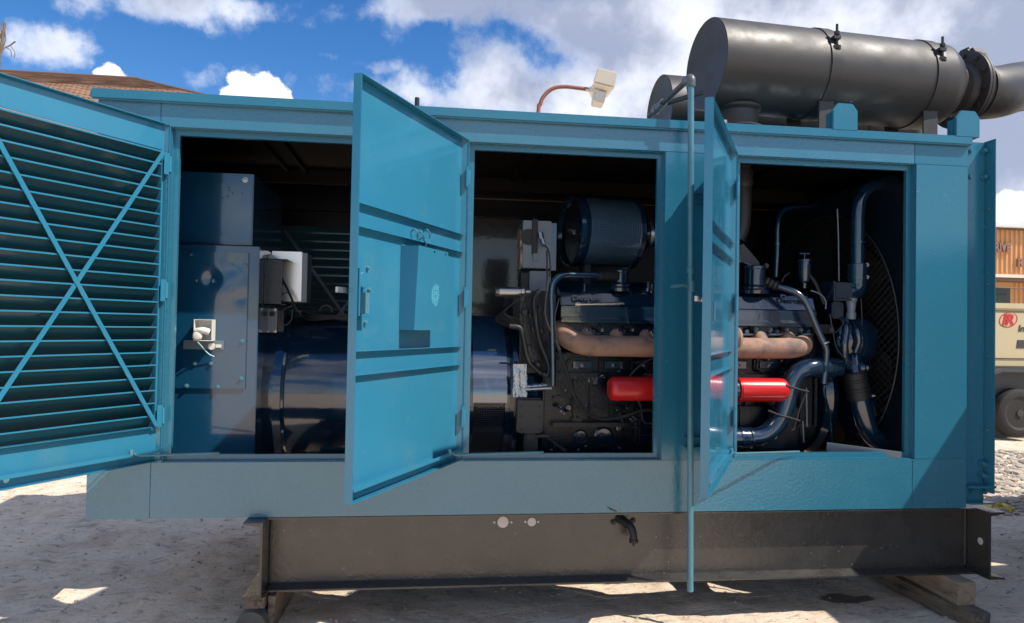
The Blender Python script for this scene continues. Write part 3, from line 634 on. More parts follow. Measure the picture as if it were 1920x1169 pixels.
for k in range(12):
    a = 2 * PI * k / 12 + .2; p = O1 + sv * math.cos(a) * .218 + Vector((0, 0, math.sin(a) * .218)); bolt(mt, p, -ax, r=.015, h=.014, m=m_muf)
q = MB().tube([O1 + ax * .03, O1 + ax * .12, O1 + ax * .22, O1 + ax * .38 + Vector((0, .05, .04)), O1 + ax * .60 + Vector((0, .16, .12)), O1 + ax * .85 + Vector((0, .28, .2))], .175, 36, 5); q.build('outlet_elbow', m_muf, mt)
MB().lathe(O1 + ax * .13, ax, [(0, .186), (.02, .186)], 40).build('weld_ring', m_muf, mt)
q = MB(); p = O1 + ax * .02 + Vector((0, 0, .225)); q.prism([p + sv * -.12 + Vector((0, 0, -.02)), p + sv * -.06 + Vector((0, 0, .06)), p + sv * .05 + Vector((0, 0, .06)), p + sv * .12 + Vector((0, 0, -.02))], ax * .12); q.build('lifting_ear', m_muf, mt, bevel=.02)
q = MB(); R_ = .2775
q.box((C.x + .6, .28, ZT + .056), (4.72, .30, ZT + .13)); q.build('mounting_rail', m_ply, mt)
MB().box((C.x + .6, .58, ZT + .056), (4.72, .60, ZT + .13)).build('mounting_rail', m_ply, mt)
muffler((3.405, 1.50, 3.30), .04, .2775, 2.0, 'second grey muffler half hidden behind the large nearer one', False)
MB().box((3.30, .13, ZT + .056), (3.36, .17, ZT + .12)).build('roof_clip', m_steel, enc, bevel=.002)

# ================================================================== CONTROL CABINET (opening 1)
cb = thing('control_cabinet', (.4, .8, .64), 'tall navy control cabinet with a white breaker handle, seen through the left opening', 'cabinet')
YC = .39; a = at(487, 463, YC); z1c = a.z; x1c = a.x; x0c = .02
MB().box((x0c, YC, .64), (x1c, 1.3, z1c)).build('case', m_cab, cb, bevel=.004)
pl = at(467, 475, YC); pb = at(465, 729, YC)
# dented access plate
n = 60; xa, xb, za, zb_ = .10, pl.x, pb.z, pl.z; xs_ = np.linspace(xa, xb, n); zs_ = np.linspace(za, zb_, n)
A, B = np.meshgrid(xs_, zs_); dn1 = at(398, 524, YC); dn2 = at(452, 560, YC)
def gauss(A, B, p, r): return np.exp(-(((A - p.x) / r) ** 2 + ((B - p.z) / r) ** 2))
YD = YC - .003 + .012 * gauss(A, B, dn1, .045) - .006 * gauss(A, B, dn1 + Vector((.05, 0, -.06)), .10) + .006 * gauss(A, B, dn2, .03) + .003 * gauss(A, B, at(440, 500, YC), .06)
q = MB(); q.v = [(float(x), float(min(y, YC - .0006)), float(z)) for x, y, z in zip(A.ravel(), YD.ravel(), B.ravel())]
YD2 = YD - .010
q.v = [(float(x), float(y), float(z)) for x, y, z in zip(A.ravel(), YD2.ravel(), B.ravel())]
q.f = [(j * n + i, j * n + i + 1, (j + 1) * n + i + 1, (j + 1) * n + i) for j in range(n - 1) for i in range(n - 1)]
q.box((xa, YC - .0095, za - .0001), (xb, YC - .0005, za + .004)); q.box((xb - .004, YC - .0095, za + .004), (xb, YC - .0005, zb_)); q.box((xa, YC - .0095, zb_ - .004), (xb - .004, YC - .0005, zb_))
q.build('access_plate', m_cab, cb, sharp=50)
YF = YC - .014
for px, py in [(455, 640), (366, 682), (396, 682), (350, 724), (409, 726), (453, 710), (399, 527), (367, 526), (460, 497), (357, 478)]: bolt(cb, at(px, py, YF), r=.009, h=.012, m=m_rodp if py > 600 else m_cab)
# recessed breaker strip
p0 = at(344, 638, YC - .022); p1 = at(419, 656, YC - .022)
MB().box((p0.x, YC - .020, p1.z), (p1.x, YC - .0135, p0.z)).build('breaker_strip', m_grbox, cb, bevel=.0005)
q = MB(); ci = at(397, 650, YC - .0215); q.lathe((ci.x, YC - .0205, ci.z), (0, -1, 0), [(0, .020), (.006, .019)], 20); pq = at(411, 649, YC - .02); q.box((pq.x - .018, YC - .028, pq.z - .010), (pq.x + .012, YC - .0205, pq.z + .008)); q.build('breaker_knob', m_plug, cb, bevel=.001)
p0 = at(366, 599, YC - .05); p1 = at(400, 640, YC - .05); q = MB(); t = .005
x0, x1, zz0, zz1 = p0.x, p1.x, p1.z, p0.z; ya, yb2 = YC - .075, YC - .0145
q.box((x0, ya, zz0), (x0 + t, yb2, zz1)); q.box((x1 - t, ya, zz0), (x1, yb2, zz1)); q.box((x0 + t, ya, zz1 - t), (x1 - t, yb2, zz1)); q.box((x0 + t, ya, zz0), (x1 - t, yb2, zz0 + t)); q.box((x0 + t, yb2 - .002, zz0 + t), (x1 - t, yb2, zz1 - t))
q.build('breaker_box', m_white, cb, bevel=.001)
q = MB(); w = x1 - x0
q.box((x0 + w * .22, ya + .025, zz1 - .085), (x1 - w * .22, ya + .05, zz1 - .055)); q.build('breaker_window', m_grbox, cb, bevel=.003)
q = MB(); q.tube([(x0 + w * .12, ya + .01, zz0 + .052), (x0 + w * .5, ya + .0, zz0 + .058), (x1 - w * .2, ya + .012, zz0 + .05)], .019, 14, 3); q.lathe((x0 + w * .22, ya - .018, zz0 + .028), (0, 1, 0), [(0, .0001), (.003, .018), (.012, .026), (.03, .026), (.04, .02)], 20); q.build('breaker_handle', m_plug, cb)
q = MB().tube([at(371, 642, YC - .09), at(380, 652, YC - .06), at(391, 664, YC - .04), at(402, 669, YC - .03)], .0032, 7, 3); q.build('loose_wire', m_chip, cb)
# upper box
ub = thing('upper_control_box', (.4, .8, z1c), 'smaller navy steel box with drilled holes on top of the control cabinet', 'control box')
a = at(473, 458, YC + .05); b_ = at(473, 327, YC + .05)
MB().box((.02, YC + .05, z1c + .012), (a.x, 1.25, b_.z)).build('case', m_cab, ub, bevel=.003)
MB().box((.02, YC + .044, z1c + .02), (a.x - .004, YC + .0495, at(473, 345, YC + .05).z)).build('front_plate', m_cab, ub, bevel=.0015)
MB().box((.06, YC + .06, z1c + .0005), (a.x - .03, 1.2, z1c + .0115)).build('mounting_pad', m_dark, ub)
for px, py in [(460, 338), (335, 331)]: bolt(ub, at(px, py, YC + .048), r=.012, h=.008, m=m_steel)
for px, py in [(430, 352), (430, 357), (436, 362), (454, 363), (418, 371), (427, 369), (415, 440), (343, 357), (384, 341), (360, 350), (385, 360), (344, 367), (401, 352), (406, 354), (341, 436)]:
    p = at(px, py, YC + .0435); MB().lathe(p, (0, 1, 0), [(0, .0045), (.002, .0045)], 8).build('drilled_hole', m_dark, ub)
# wiring plate and boxes at its side
p0 = at(489, 487, .60); p1 = at(512, 572, .60)
MB().box((x1c + .002, .52, p1.z), (x1c + .10, .525, p0.z)).box((x1c + .002, .52, p0.z - .004), (x1c + .13, .70, p0.z)).box((x1c + .002, .52, p1.z), (x1c + .13, .70, p1.z + .004)).build('side_bracket', m_navycast, cb)
for px, py in [(489, 498), (488, 551)]: bolt(cb, at(px, py, .515), r=.008, h=.008, m=m_steel)
jb = thing('silver_junction_box', at(540, 560, .8), 'bright bare aluminium junction box hanging beside the control cabinet', 'junction box')
p0 = at(510, 471, .70); p1 = at(564.5, 566, .70)
MB().box((p0.x, .70, p1.z), (p1.x, .71, p0.z)).build('cover', m_alu, jb, bevel=.002)
MB().box((p0.x + .01, .711, p1.z - .004), (p1.x + .03, .88, p0.z - .005)).build('case', m_grbox, jb, bevel=.003)
sbx = thing('small_grey_box', at(515, 620, .72), 'small grey box with a round socket below the aluminium junction box', 'junction box')
p0 = at(499, 579, .66); p1 = at(519, 624, .66)
MB().box((p0.x, .66, p1.z), (p1.x, .78, p0.z)).build('case', m_grbox, sbx, bevel=.003)
MB().box((p1.x + .001, .68, p1.z + .005), (p1.x + .035, .78, p0.z - .01)).build('side_label_plate', m_ply, sbx)
MB().lathe(at(510, 589, .659), (0, -1, 0), [(0, .016), (.004, .016), (.005, .01), (.002, .0001)], 18).build('socket', m_dark, sbx)
for px, py in [(501, 581), (516, 581), (501, 622), (516, 622)]: bolt(sbx, at(px, py, .659), r=.006, h=.004, m=m_steel)
MB().cyl(at(503, 482, .66), at(511, 485, .62), .02, 12).build('cable_gland', m_plug, jb)
wr = thing('wiring_harness', at(580, 598, .8), 'bundle of thin black cables lying on top of the alternator', 'cables')
def cable(pts, r=.004, m=m_dark, name='cable', parent=wr, Y=.62):
    return MB().tube([at(p[0], p[1], p[2] if len(p) > 2 else Y) for p in pts], r, 7, 5).build(name, m, parent)
cable([(513, 486), (520, 505), (540, 545), (556, 580), (566, 585)], .007); cable([(516, 500), (524, 520), (527, 535)], .014)
cable([(514, 578), (520, 558), (536, 549), (542, 552)], .003, m_ply)
cable([(548, 573), (530, 583), (526, 602), (535, 610), (546, 600), (549, 580)], .004, m_ply)
for k in range(7): cable([(552 + k * 2, 578 + k * 2), (580, 588 + k * 2, .75), (620, 592 + (k * 37 % 9), .8), (665, 590 + (k * 29 % 13), .8), (760, 592, .85)], .004 + .001 * (k % 3), [m_dark, m_ply][k % 3 == 0])
cable([(599, 584, .85), (603, 576, .85), (612, 573, .85), (620, 576, .85), (623, 586, .85)], .006, m_ply)

# ================================================================== ALTERNATOR
al = thing('alternator', (1.4, .95, .7), 'large glossy navy cylindrical alternator behind the middle open door', 'alternator')
YA = .98; ZA = 1.19; RA = .475
MB().lathe((.78, YA, ZA), (1, 0, 0), [(0, RA * .6), (.0, RA + .012), (.045, RA + .012), (.046, RA), (.06, RA - .004), (.07, RA), (1.12, RA)], 96).build('shell', m_navy, al, sharp=25)
MB().lathe((.705, YA, ZA), (1, 0, 0), [(0, RA * .8), (0, RA - .01), (.074, RA - .005)], 96).build('end_ring', m_navy, al, sharp=25)
XB0, XB1 = 1.90, 2.175; RB = .50
MB().lathe((1.90, YA, ZA), (1, 0, 0), [(0, RA + .01), (.0, RB + .005), (.05, RB + .005), (.05, RB - .07), (.24, RB - .07), (.24, RB + .005), (.28, RB + .005), (.28, RB - .03)], 96).build('end_bell', m_navy, al, sharp=25)
# rolled cover over the end bell
q = MB(); seg = 40; a0, a1 = math.radians(-3), math.radians(150); r0 = RB + .010; vs = []
zt_ = at(920, 755, YA - RB).z; a0 = math.asin((zt_ - ZA) / r0)
for i in range(seg + 1):
    a = a0 + (a1 - a0) * i / seg
    for r in (r0, r0 + .004):
        for x in (1.945, 2.150): vs.append((x, YA - r * math.cos(a), ZA + r * math.sin(a)))
fs = []
for i in range(seg):
    o = i * 4; fs += [(o + 2, o + 3, o + 7, o + 6), (o, o + 4, o + 5, o + 1), (o, o + 2, o + 6, o + 4), (o + 1, o + 5, o + 7, o + 3)]
fs += [(0, 1, 3, 2), (seg * 4, seg * 4 + 2, seg * 4 + 3, seg * 4 + 1)]
m_cover = mat('blue_painted_cover', (.02, .075, .17), .08, coat=1.0, spec=1.0, cior=2.1, bump=.02, bscale=12)
q.add(vs, fs).build('rolled_cover', m_cover, al, sharp=25)
q = MB()                                 # wire screen under the cover
for i in range(24):
    a = a0 - .02 - i * .028
    q.add([(x, YA - (RB - .012 + e) * math.cos(a + f), ZA + (RB - .012 + e) * math.sin(a + f)) for x in (1.955, 2.135) for e, f in ((0, 0), (.003, .002), (.003, -.004))], [(0, 1, 4, 3), (1, 2, 5, 4), (2, 0, 3, 5)])
for j in range(13):
    x = 1.957 + j * .0145; pts = [(x, YA - (RB - .010) * math.cos(a0 - .02 - i * .04), ZA + (RB - .010) * math.sin(a0 - .02 - i * .04)) for i in range(17)]
    q.tube(pts, .0014, 4, 0)
o = q.build('wire_screen', m_ply, al); o['kind'] = 'stuff'
MB().box((1.0, .62, .60), (1.7, 1.35, .74)).build('foot', m_navy, al)

# ================================================================== ENGINE
en = thing('diesel_engine', (3.1, .95, .66), 'large navy painted diesel engine with rusty exhaust manifold and red oil filters', 'engine')
YSH = .11
def P(px, py, Y): return at(px, py, Y - YSH) + Vector((0, YSH, 0))   # the whole engine is moved forward by YSH at the end
YE = .50                                 # front face of the block
bx0, bx1 = 2.36, 4.02
MB().box((bx0, YE + .03, .70), (bx1, 1.5, 1.48)).build('engine_block', m_navycast, en, bevel=.01)
MB().box((bx0 + .05, YE + .06, .60), (bx1 - .1, 1.4, .699)).build('oil_pan', m_navycast, en, bevel=.01)
# cylinder head and rocker covers of the near bank, leaning towards the viewer
def zz(py, Y=.45, px=1200): return P(px, py, Y).z
zhd = zz(640); zc0 = zz(604); zc1 = zz(548)
MB().hexa([(bx0 + .12, YE - .02, zhd - .02), (bx1 + .02, YE - .02, zhd - .02), (bx1 + .02, .95, zhd - .02), (bx0 + .12, .95, zhd - .02), (bx0 + .12, YE - .03, zc0), (bx1 + .02, YE - .03, zc0), (bx1 + .02, .95, zc0 + .1), (bx0 + .12, .95, zc0 + .1)]).build('cylinder_head', m_navycast, en, bevel=.006)
vc = []
cx0 = P(1052, 580, .45).x; cx1 = P(1530, 570, .45).x
for xa, xb in ((cx0, (cx0 + cx1) / 2 - .006), ((cx0 + cx1) / 2 + .006, cx1)):
    q = MB(); zA = zz(604, .44); zM = zz(578, .44); zT = zz(552, .46)
    prof = [(.47, zA), (.425, zA), (.425, zA + .012), (.44, zA + .02), (.44, zM), (.455, zM + .01), (.485, zT), (.50, zT + .008), (.74, zT + .09), (.74, zA)]
    n_ = len(prof); ch = .03
    q.prism([(xa, y, z) for y, z in prof], (xb - xa, 0, 0)); v = q.build('rocker_cover', m_navy, en, bevel=.005); vc.append(v)
    MB().box((xa - .004, .418, zA - .010), (xb + .004, .46, zA + .001)).build('cover_rim', m_navy, en, bevel=.002)
nrm = Vector((0, -(zz(552, .46) - zz(578, .44) - .01), .03)).normalized(); upv = Vector((0, .03, zz(552, .46) - zz(578, .44) - .01)).normalized()
o = P(1072, 563, .4525); lettering('raised_lettering', 'Detroit', .046, frame((o.x, o.y - .002, o.z), (1, 0, 0), upv), m_navy, vc[0], depth=.004, bold=.001, sx=1.25)
o = P(1463, 562, .4525); lettering('raised_lettering', 'Detroit', .046, frame((o.x, o.y - .002, o.z), (1, 0, 0), upv), m_navy, vc[1], depth=.004, bold=.001, sx=1.25)
# long fuel rail strip below the covers
MB().tube([P(1078, 571, .40), P(1170, 569, .40)], .008, 10, 0).lathe(P(1078, 570, .40), (1, 0, 0), [(0, .014), (.03, .014)], 10).build('fuel_tube', m_steel, en)
# ports and bolts on the head
for k in range(9):
    px = 1085 + k * 57
    if 1235 < px < 1375: pass
    c = P(px, 618, .45); q = MB(); q.box((c.x - .07, .425, c.z - .025), (c.x + .07, .50, c.z + .03)); q.build('head_lug', m_navycast, en, bevel=.012)
    q = MB(); q.lathe((c.x - .10, .47, c.z - .015), (0, -1, 0), [(0, .026), (.03, .024), (.045, .012)], 14); q.build('head_plug', m_navy, en)
    for dx in (-.045, .045): bolt(en, (c.x + dx, .424, c.z - .004), r=.011, h=.02, m=m_navy)
q = MB().tube([P(1050, 626, .43), P(1230, 628, .43), P(1380, 628, .43), P(1520, 628, .43)], .009, 8, 3); q.build('fuel_pipe', m_navy, en)
# exhaust manifold
r = .062; YM = .40
mx0, mx1 = P(1070, 645, YM).x, P(1512, 640, YM).x; zm = zz(650, YM)
q = MB(); pts = [(mx0 - .045, YM + .13, zm + .085), (mx0 - .035, YM + .06, zm + .07), (mx0 + .0, YM + .01, zm + .035), (mx0 + .09, YM, zm + .005), (mx0 + .25, YM, zm), ((mx0 + mx1) / 2, YM, zm), (mx1 - .18, YM, zm + .002), (mx1 - .05, YM + .01, zm + .012), (mx1 + .0, YM + .05, zm + .03), (mx1 + .01, YM + .13, zm + .05)]
q.tube(pts, r, 28, 6); mf = q.build('exhaust_manifold', m_rust, en)
for k in range(8):
    x = mx0 + .10 + k * (mx1 - mx0 - .2) / 7; q = MB(); q.tube([(x, YM + .01, zm + .02), (x, YM + .05, zm + .065), (x, YM + .12, zm + .085)], .046, 16, 3); q.build('manifold_port', m_rust, mf)
    q = MB(); q.box((x - .055, YM + .02, zm + .078), (x + .055, YM + .10, zm + .092)); q.build('port_clamp', m_navycast, mf, bevel=.006)
MB().lathe(P(1240, 655, YM - .06), (0, -1, 0), [(0, .05), (.02, .05)], 16).build('manifold_flange', m_rust, mf)
MB().lathe((P(1378, 632, YM).x, YM - .01, zz(632, YM)), (1, 0, 0), [(-.04, .06), (.0, .075), (.02, .06)], 24).build('manifold_collar', m_rust, mf)
# air-box covers below the manifold
for k in range(8):
    px = 1092 + k * 58; c = P(px, 685, YE); q = MB(); q.box((c.x - .085, YE + .0, c.z - .042), (c.x + .085, YE + .03, c.z + .042)); cv = q.build('airbox_cover', m_navycast, en, bevel=.012)
    MB().box((c.x - .06, YE - .008, c.z - .024), (c.x + .06, YE - .0005, c.z + .026)).build('airbox_pad', m_navy, en, bevel=.006)
    bolt(en, (c.x, YE - .009, c.z), r=.011, h=.016, m=m_navy)
MB().box((bx0 + .05, YE - .01, zz(708, YE)), (bx1, YE + .029, zz(700, YE))).build('block_rail', m_navycast, en, bevel=.003)
MB().box((bx0 + .05, YE - .03, zz(800, YE)), (bx1, YE + .029, zz(792, YE))).build('block_rail', m_navycast, en, bevel=.003)
for px in (1078, 1108, 1146, 1192, 1400, 1430, 1470): MB().box((P(px, 750, YE).x - .007, YE - .0, zz(790, YE)), (P(px, 750, YE).x + .007, YE + .029, zz(712, YE))).build('block_rib', m_navycast, en, bevel=.004)
for px, py, rr in [(1088, 818, .040), (1131, 818, .058), (1160, 802, .025), (1405, 835, .035), (1115, 710, .045), (1065, 765, .02)]:
    p = P(px, py, YE + .03); MB().lathe(p, (0, -1, 0), [(0, rr), (.018, rr), (.022, rr * .85), (.014, rr * .78), (.014, rr * .35), (.03, rr * .3)], 28).build('core_plug', m_navy, en)
rr_ = random.Random(5)
for k in range(34):
    px = rr_.choice([rr_.uniform(1030, 1232), rr_.uniform(1383, 1500)]); py = rr_.choice([704, 712, 790, 796, 845, 838, 770, 722]); bolt(en, P(px, py, YE + .027), r=.009, h=.012, m=m_navy)
for k in range(70):
    px = rr_.choice([rr_.uniform(1035, 1232), rr_.uniform(1383, 1500)]); bolt(en, P(px, rr_.uniform(662, 842), YE + .025), r=rr_.choice([.005, .006, .008]), h=rr_.uniform(.008, .02), m=m_navy)
for k in range(16):
    px = rr_.choice([rr_.uniform(1040, 1220), rr_.uniform(1385, 1490)]); py = rr_.uniform(668, 830); w_ = rr_.uniform(12, 40); h_ = rr_.uniform(-14, 14)
    MB().tube([P(px, py, YE + .01), P(px + w_ * .3, py, YE - .03), P(px + w_ * .7, py + h_, YE - .03), P(px + w_, py + h_, YE + .015)], rr_.choice([.004, .006, .008]), 7, 4).build('fuel_line', m_navy if k % 3 else m_dark, en)
for k in range(10):
    px = rr_.uniform(1045, 1215); py = rr_.uniform(672, 820); a_ = P(px, py, YE + .02); w_, h_ = rr_.uniform(.015, .05), rr_.uniform(.012, .035)
    MB().box((a_.x - w_, YE + .002, a_.z - h_), (a_.x + w_, YE + .029, a_.z + h_)).build('casting_boss', m_navycast, en, bevel=.008)
MB().box((P(1196, 775, .42).x, .42, zz(838, .42)), (P(1232, 775, .42).x + .05, YE + .02, zz(768, .42))).build('oil_cooler', m_navycast, en, bevel=.015)
for z in (785, 800, 815): MB().box((P(1196, 775, .42).x - .01, .412, zz(z + 3, .42)), (P(1232, 775, .42).x + .06, .43, zz(z, .42))).build('cooler_fin', m_navy, en, bevel=.002)
MB().box((P(1385, 755, .46).x, .46, zz(845, .46)), (P(1500, 755, .46).x, YE + .02, zz(762, .46))).build('side_cover', m_navycast, en, bevel=.01)
# red filters
def red_filter(xa, xb, yy, z, r, flip):
    L = xb - xa; prof = [(0, .0001), (0.0, r * .6), (.006, r * .82), (.02, r * .96), (.04, r), (L - .012, r), (L - .010, r * .97), (L - .004, r * .985), (L, r * .93)]
    q = MB()
    if flip: q.lathe((xb, yy, z), (-1, 0, 0), prof, 48)
    else: q.lathe((xa, yy, z), (1, 0, 0), prof, 48)
    return q.build('oil_filter', m_red, en, sharp=40)
YR = .36
pA = P(1141, 729, YR); pB = P(1290, 729, YR); rf_ = (P(1200, 706, YR - .03).z - P(1200, 752, YR - .03).z) / 2
f1 = red_filter(pA.x, pB.x, YR, pA.z, rf_, False); f1['label'] = 'left red filter reaching behind the post'
pC = P(1381, 731, YR); pD = P(1474, 731, YR); f2 = red_filter(pC.x, pD.x, YR, pC.z, rf_, True); f2['label'] = 'right red filter with small dark lettering'
MB().lathe((pC.x - .004, YR, pC.z), (-1, 0, 0), [(0, rf_ * .86), (.05, rf_ * .86), (.051, rf_ * .95), (.075, rf_ * .95)], 32).box((pB.x + .002, YR - .05, pB.z - .06), (pC.x - .08, YE + .02, pB.z + .06)).build('filter_head', m_navy, en)
def on_filter(x, phi): return Vector((x, YR - (rf_ + .0012) * math.cos(phi), pC.z + (rf_ + .0012) * math.sin(phi)))
def filter_print(txt, x, phi, size, parent):
    p = on_filter(x, phi); lettering('print', txt, size, frame(p, (0, -math.sin(phi) * 1, math.cos(phi)), (-1, 0, 0)), m_print, parent, depth=.0006)
filter_print('B16', P(1408, 741, YR - .08).x, -.75, .030, f2); filter_print('OIL', P(1428, 741, YR - .08).x, -.70, .030, f2)
filter_print('B16', P(1221, 741, YR - .08).x, -.5, .024, f1)
# breather pipe bent over at the left, oil caps
YB = .36
MB().tube([P(1037, 724, YB), P(1037, 690, YB), P(1035, 600, YB), P(1034, 550, YB), P(1038, 530, YB), P(1052, 518, YB + .01), P(1072, 516, YB + .02), P(1125, 517, YB + .05)], .0185, 16, 6).build('breather_pipe', m_navy, en)
MB().tube([P(1122, 517, YB + .05), P(1156, 516, YB + .08)], .026, 14, 0, rib=.003).build('breather_hose', m_dark, en)
for px, py, s in [(1163, 524, 1.0), (1415, 521, 1.35)]:
    c = P(px, py, .50); q = MB(); q.lathe(c - Vector((0, 0, .075 * s)), (0, 0, 1), [(0, .062 * s), (.02, .066 * s), (.03, .058 * s), (.04, .062 * s), (.05, .056 * s), (.055, .046 * s), (.11 * s, .046 * s), (.115 * s, .05 * s), (.125 * s, .05 * s), (.13 * s, .04 * s), (.13 * s, .0001)], 36); q.build('oil_filler_cap', m_navy, en)
for px, py in [(1096, 545), (1222, 545), (1215, 541)]:
    c = P(px, py, .55); MB().lathe(c - Vector((0, 0, .02)), (0, 0, 1), [(0, .035), (.008, .035), (.01, .026), (.02, .026), (.022, .01), (.06, .008), (.062, .0001)], 20).build('cover_nut', m_navy, en)
# right-hand breather pipe
MB().tube([P(1437, 529, .46), P(1462, 538, .42), P(1490, 548, .38), P(1507, 562, .36), P(1519, 585, .35), P(1536, 625, .34), P(1548, 652, .33), P(1549, 670, .33), P(1546, 700, .33), P(1544, 720, .33)], .0185, 16, 5).build('breather_pipe', m_navy, en)
MB().tube([P(1434, 527, .47), P(1460, 538, .43)], .027, 14, 0, rib=.004).build('breather_hose', m_dark, en)
MB().lathe(P(1547, 642, .33), P(1550, 655, .33) - P(1545, 636, .33), [(0, .024), (.006, .024)], 16).build('pipe_clip', m_steel, en)
MB().tube([P(1546, 722, .33), P(1545, 736, .35), P(1556, 780, .4), P(1560, 835, .42)], .008, 8, 3).build('pipe_bracket', m_navy, en)
# thin pipes above
MB().tube([P(1455, 520, .62), P(1457, 470, .62), P(1458, 420, .64), P(1465, 400, .66), P(1482, 390, .7), P(1530, 386, .9)], .015, 12, 5).build('return_pipe', m_navy, en)
MB().lathe(P(1457, 460, .62), (0, 0, 1), [(0, .02), (.012, .02)], 12).build('pipe_collar', m_navy, en)
MB().tube([P(1570, 392, .5), P(1572, 450, .5), P(1573, 528, .5)], .004, 6, 2).build('pull_wire', m_grbox, en)
c = P(1508, 541, .48); MB().lathe(c, (0, 0, 1), [(0, .014), (.03, .016), (.045, .03), (.10, .036), (.165, .036), (.167, .040), (.177, .040), (.178, .036), (.178, .0001)], 28).build('filler_cup', m_navy, en)
MB().cyl(c + Vector((0, 0, .17)), c + Vector((0, 0, .215)), .004, 8).cyl(c + Vector((-.032, 0, .214)), c + Vector((.032, 0, .214)), .005, 8).build('t_handle', m_navy, en)
q = MB(); a = P(1383, 505, .55); pts = [P(1383, 463, .55), P(1394, 457, .55), P(1424, 492, .55), P(1426, 506, .55), P(1383, 488, .55)]; q.prism(pts, (0, .03, 0)); q.build('lifting_plate', m_ply, en, bevel=.003)
bolt(en, P(1389, 470, .548), r=.014, h=.012, m=m_ply); bolt(en, P(1436, 499, .548), r=.012, h=.02, m=m_ply)
for k in range(4): MB().box((P(1383, 500, .56).x, .56 + k * .002, zz(516 + k * 7, .56, 1385)), (P(1412 - k * 3, 500, .56).x, .64, zz(513 + k * 7, .56, 1385))).build('cooling_fin', m_navycast, en, bevel=.002)
MB().tube([P(1383, 488, .56), P(1415, 502, .55), P(1428, 508, .54), P(1430, 516, .54)], .008, 8, 3).build('fuel_pipe', m_navy, en)
# exhaust bellows rising behind door
MB().tube([P(1392, 318, .75), P(1392, 352, .75)], .062, 24, 0, rib=.008).build('exhaust_bellows', m_ply, en)
MB().tube([P(1392, 352, .75), P(1390, 420, .75), P(1380, 450, .75)], .058, 20, 3).build('exhaust_riser', m_ply, en)
MB().cyl(P(1392, 318, .75), P(1392, 280, .75), .062).build('exhaust_stub', m_ply, en)
# thermostat housing, water pipes
W_ = .46
MB().box((P(1556, 545, W_).x, W_ - .05, zz(560, W_, 1580)), (P(1598, 545, W_).x, W_ + .09, zz(531, W_, 1580))).build('thermostat_housing', m_navy, en, bevel=.008)
MB().box((P(1553, 545, W_).x, W_ - .06, zz(565, W_, 1580)), (P(1556, 545, W_).x, W_ + .10, zz(529, W_, 1580))).box((P(1556, 545, W_).x, W_ - .055, zz(565, W_, 1580)), (P(1588, 545, W_).x, W_ + .09, zz(561, W_, 1580))).build('housing_flange', m_navy, en, bevel=.002)
MB().tube([P(1588, 548, W_), P(1600, 546, W_), P(1607, 538, W_), P(1608, 520, W_)], .058, 28, 5).build('water_outlet', m_navy, en)
MB().tube([P(1608, 500, W_), P(1608, 440, W_), P(1609, 395, W_), P(1614, 372, W_), P(1630, 352, W_), P(1655, 345, W_ + .02), P(1700, 343, W_ + .05)], .041, 28, 6).build('upper_water_pipe', m_navy, en)
MB().lathe(P(1608, 527, W_), (0, 0, 1), [(0, .055), (.004, .062), (.10, .062), (.105, .054)], 28).build('hose_sleeve', m_dark if False else m_navy, en)
for py in (500, 523): MB().lathe(P(1608, py, W_), (0, 0, 1), [(0, .064), (.012, .064)], 28).cyl(P(1626, py - 3, W_ - .04), P(1626, py - 3, W_ - .06), .014, 8).build('hose_clamp', m_navy, en)
MB().lathe(P(1608, 457, W_), (0, 0, 1), [(0, .051), (.01, .051)], 28).build('pipe_collar', m_navy, en)
MB().box((P(1567, 575, W_).x - .02, W_, zz(598, W_, 1580)), (P(1584, 575, W_).x, W_ + .1, zz(566, W_, 1580))).build('housing_neck', m_navy, en, bevel=.01)
MB().lathe(P(1596, 590, W_ - .02), (0, 0, 1), [(-.03, .026), (0, .03), (.02, .022), (.05, .026), (.08, .03), (.085, .034), (.10, .034)], 20).build('bypass_fitting', m_grbox, en)
# water pump volute
q = MB(); pc = P(1598, 640, W_ + .08); q.lathe(pc, (0, -1, 0), [(0, .135), (.03, .15), (.07, .145), (.10, .12), (.12, .07), (.135, .03)], 40); q.build('water_pump', m_navy, en)
MB().tube([P(1582, 600, W_), P(1586, 615, W_ - .06), P(1583, 650, W_ - .08), P(1586, 680, W_ - .05), P(1578, 690, W_)], .024, 16, 5).build('pump_rib', m_navy, en)
MB().tube([P(1600, 606, W_), P(1606, 620, W_ - .07), P(1610, 640, W_ - .08), P(1604, 660, W_ - .06)], .020, 14, 5).build('pump_rib', m_navy, en)
MB().tube([P(1600, 670, W_), P(1602, 690, W_ - .03), P(1605, 705, W_ - .05)], .052, 24, 4).build('pump_outlet', m_navy, en)
q = MB(); d = P(1612, 745, W_ - .05) - P(1603, 694, W_ - .05); L = d.length; q.lathe(P(1602, 697, W_ - .05), d, [(0, .060), (.01, .068), (.045, .068), (.048, .072), (.06, .072), (.063, .068), (.10, .068), (.103, .072), (.118, .072), (.121, .068), (L, .068), (L + .005, .06)], 32); q.build('hose_sleeve', m_dark, en)
MB().tube([P(1610, 742, W_ - .05), P(1618, 775, W_ - .06), P(1630, 810, W_ - .06), P(1652, 832, W_ - .05), P(1690, 852, W_ - .02), P(1730, 868, W_)], .058, 28, 6).build('lower_water_pipe', m_navy, en)
MB().lathe(P(1612, 690, W_ - .09), Vector((1, -.3, 0)), [(0, .028), (.02, .03), (.03, .022), (.045, .022), (.07, .0001)], 16).build('drain_cock', m_navy, en)
bolt(en, P(1634, 742, W_ - .06), (1, -.4, 0), r=.008, h=.02, m=m_steel)
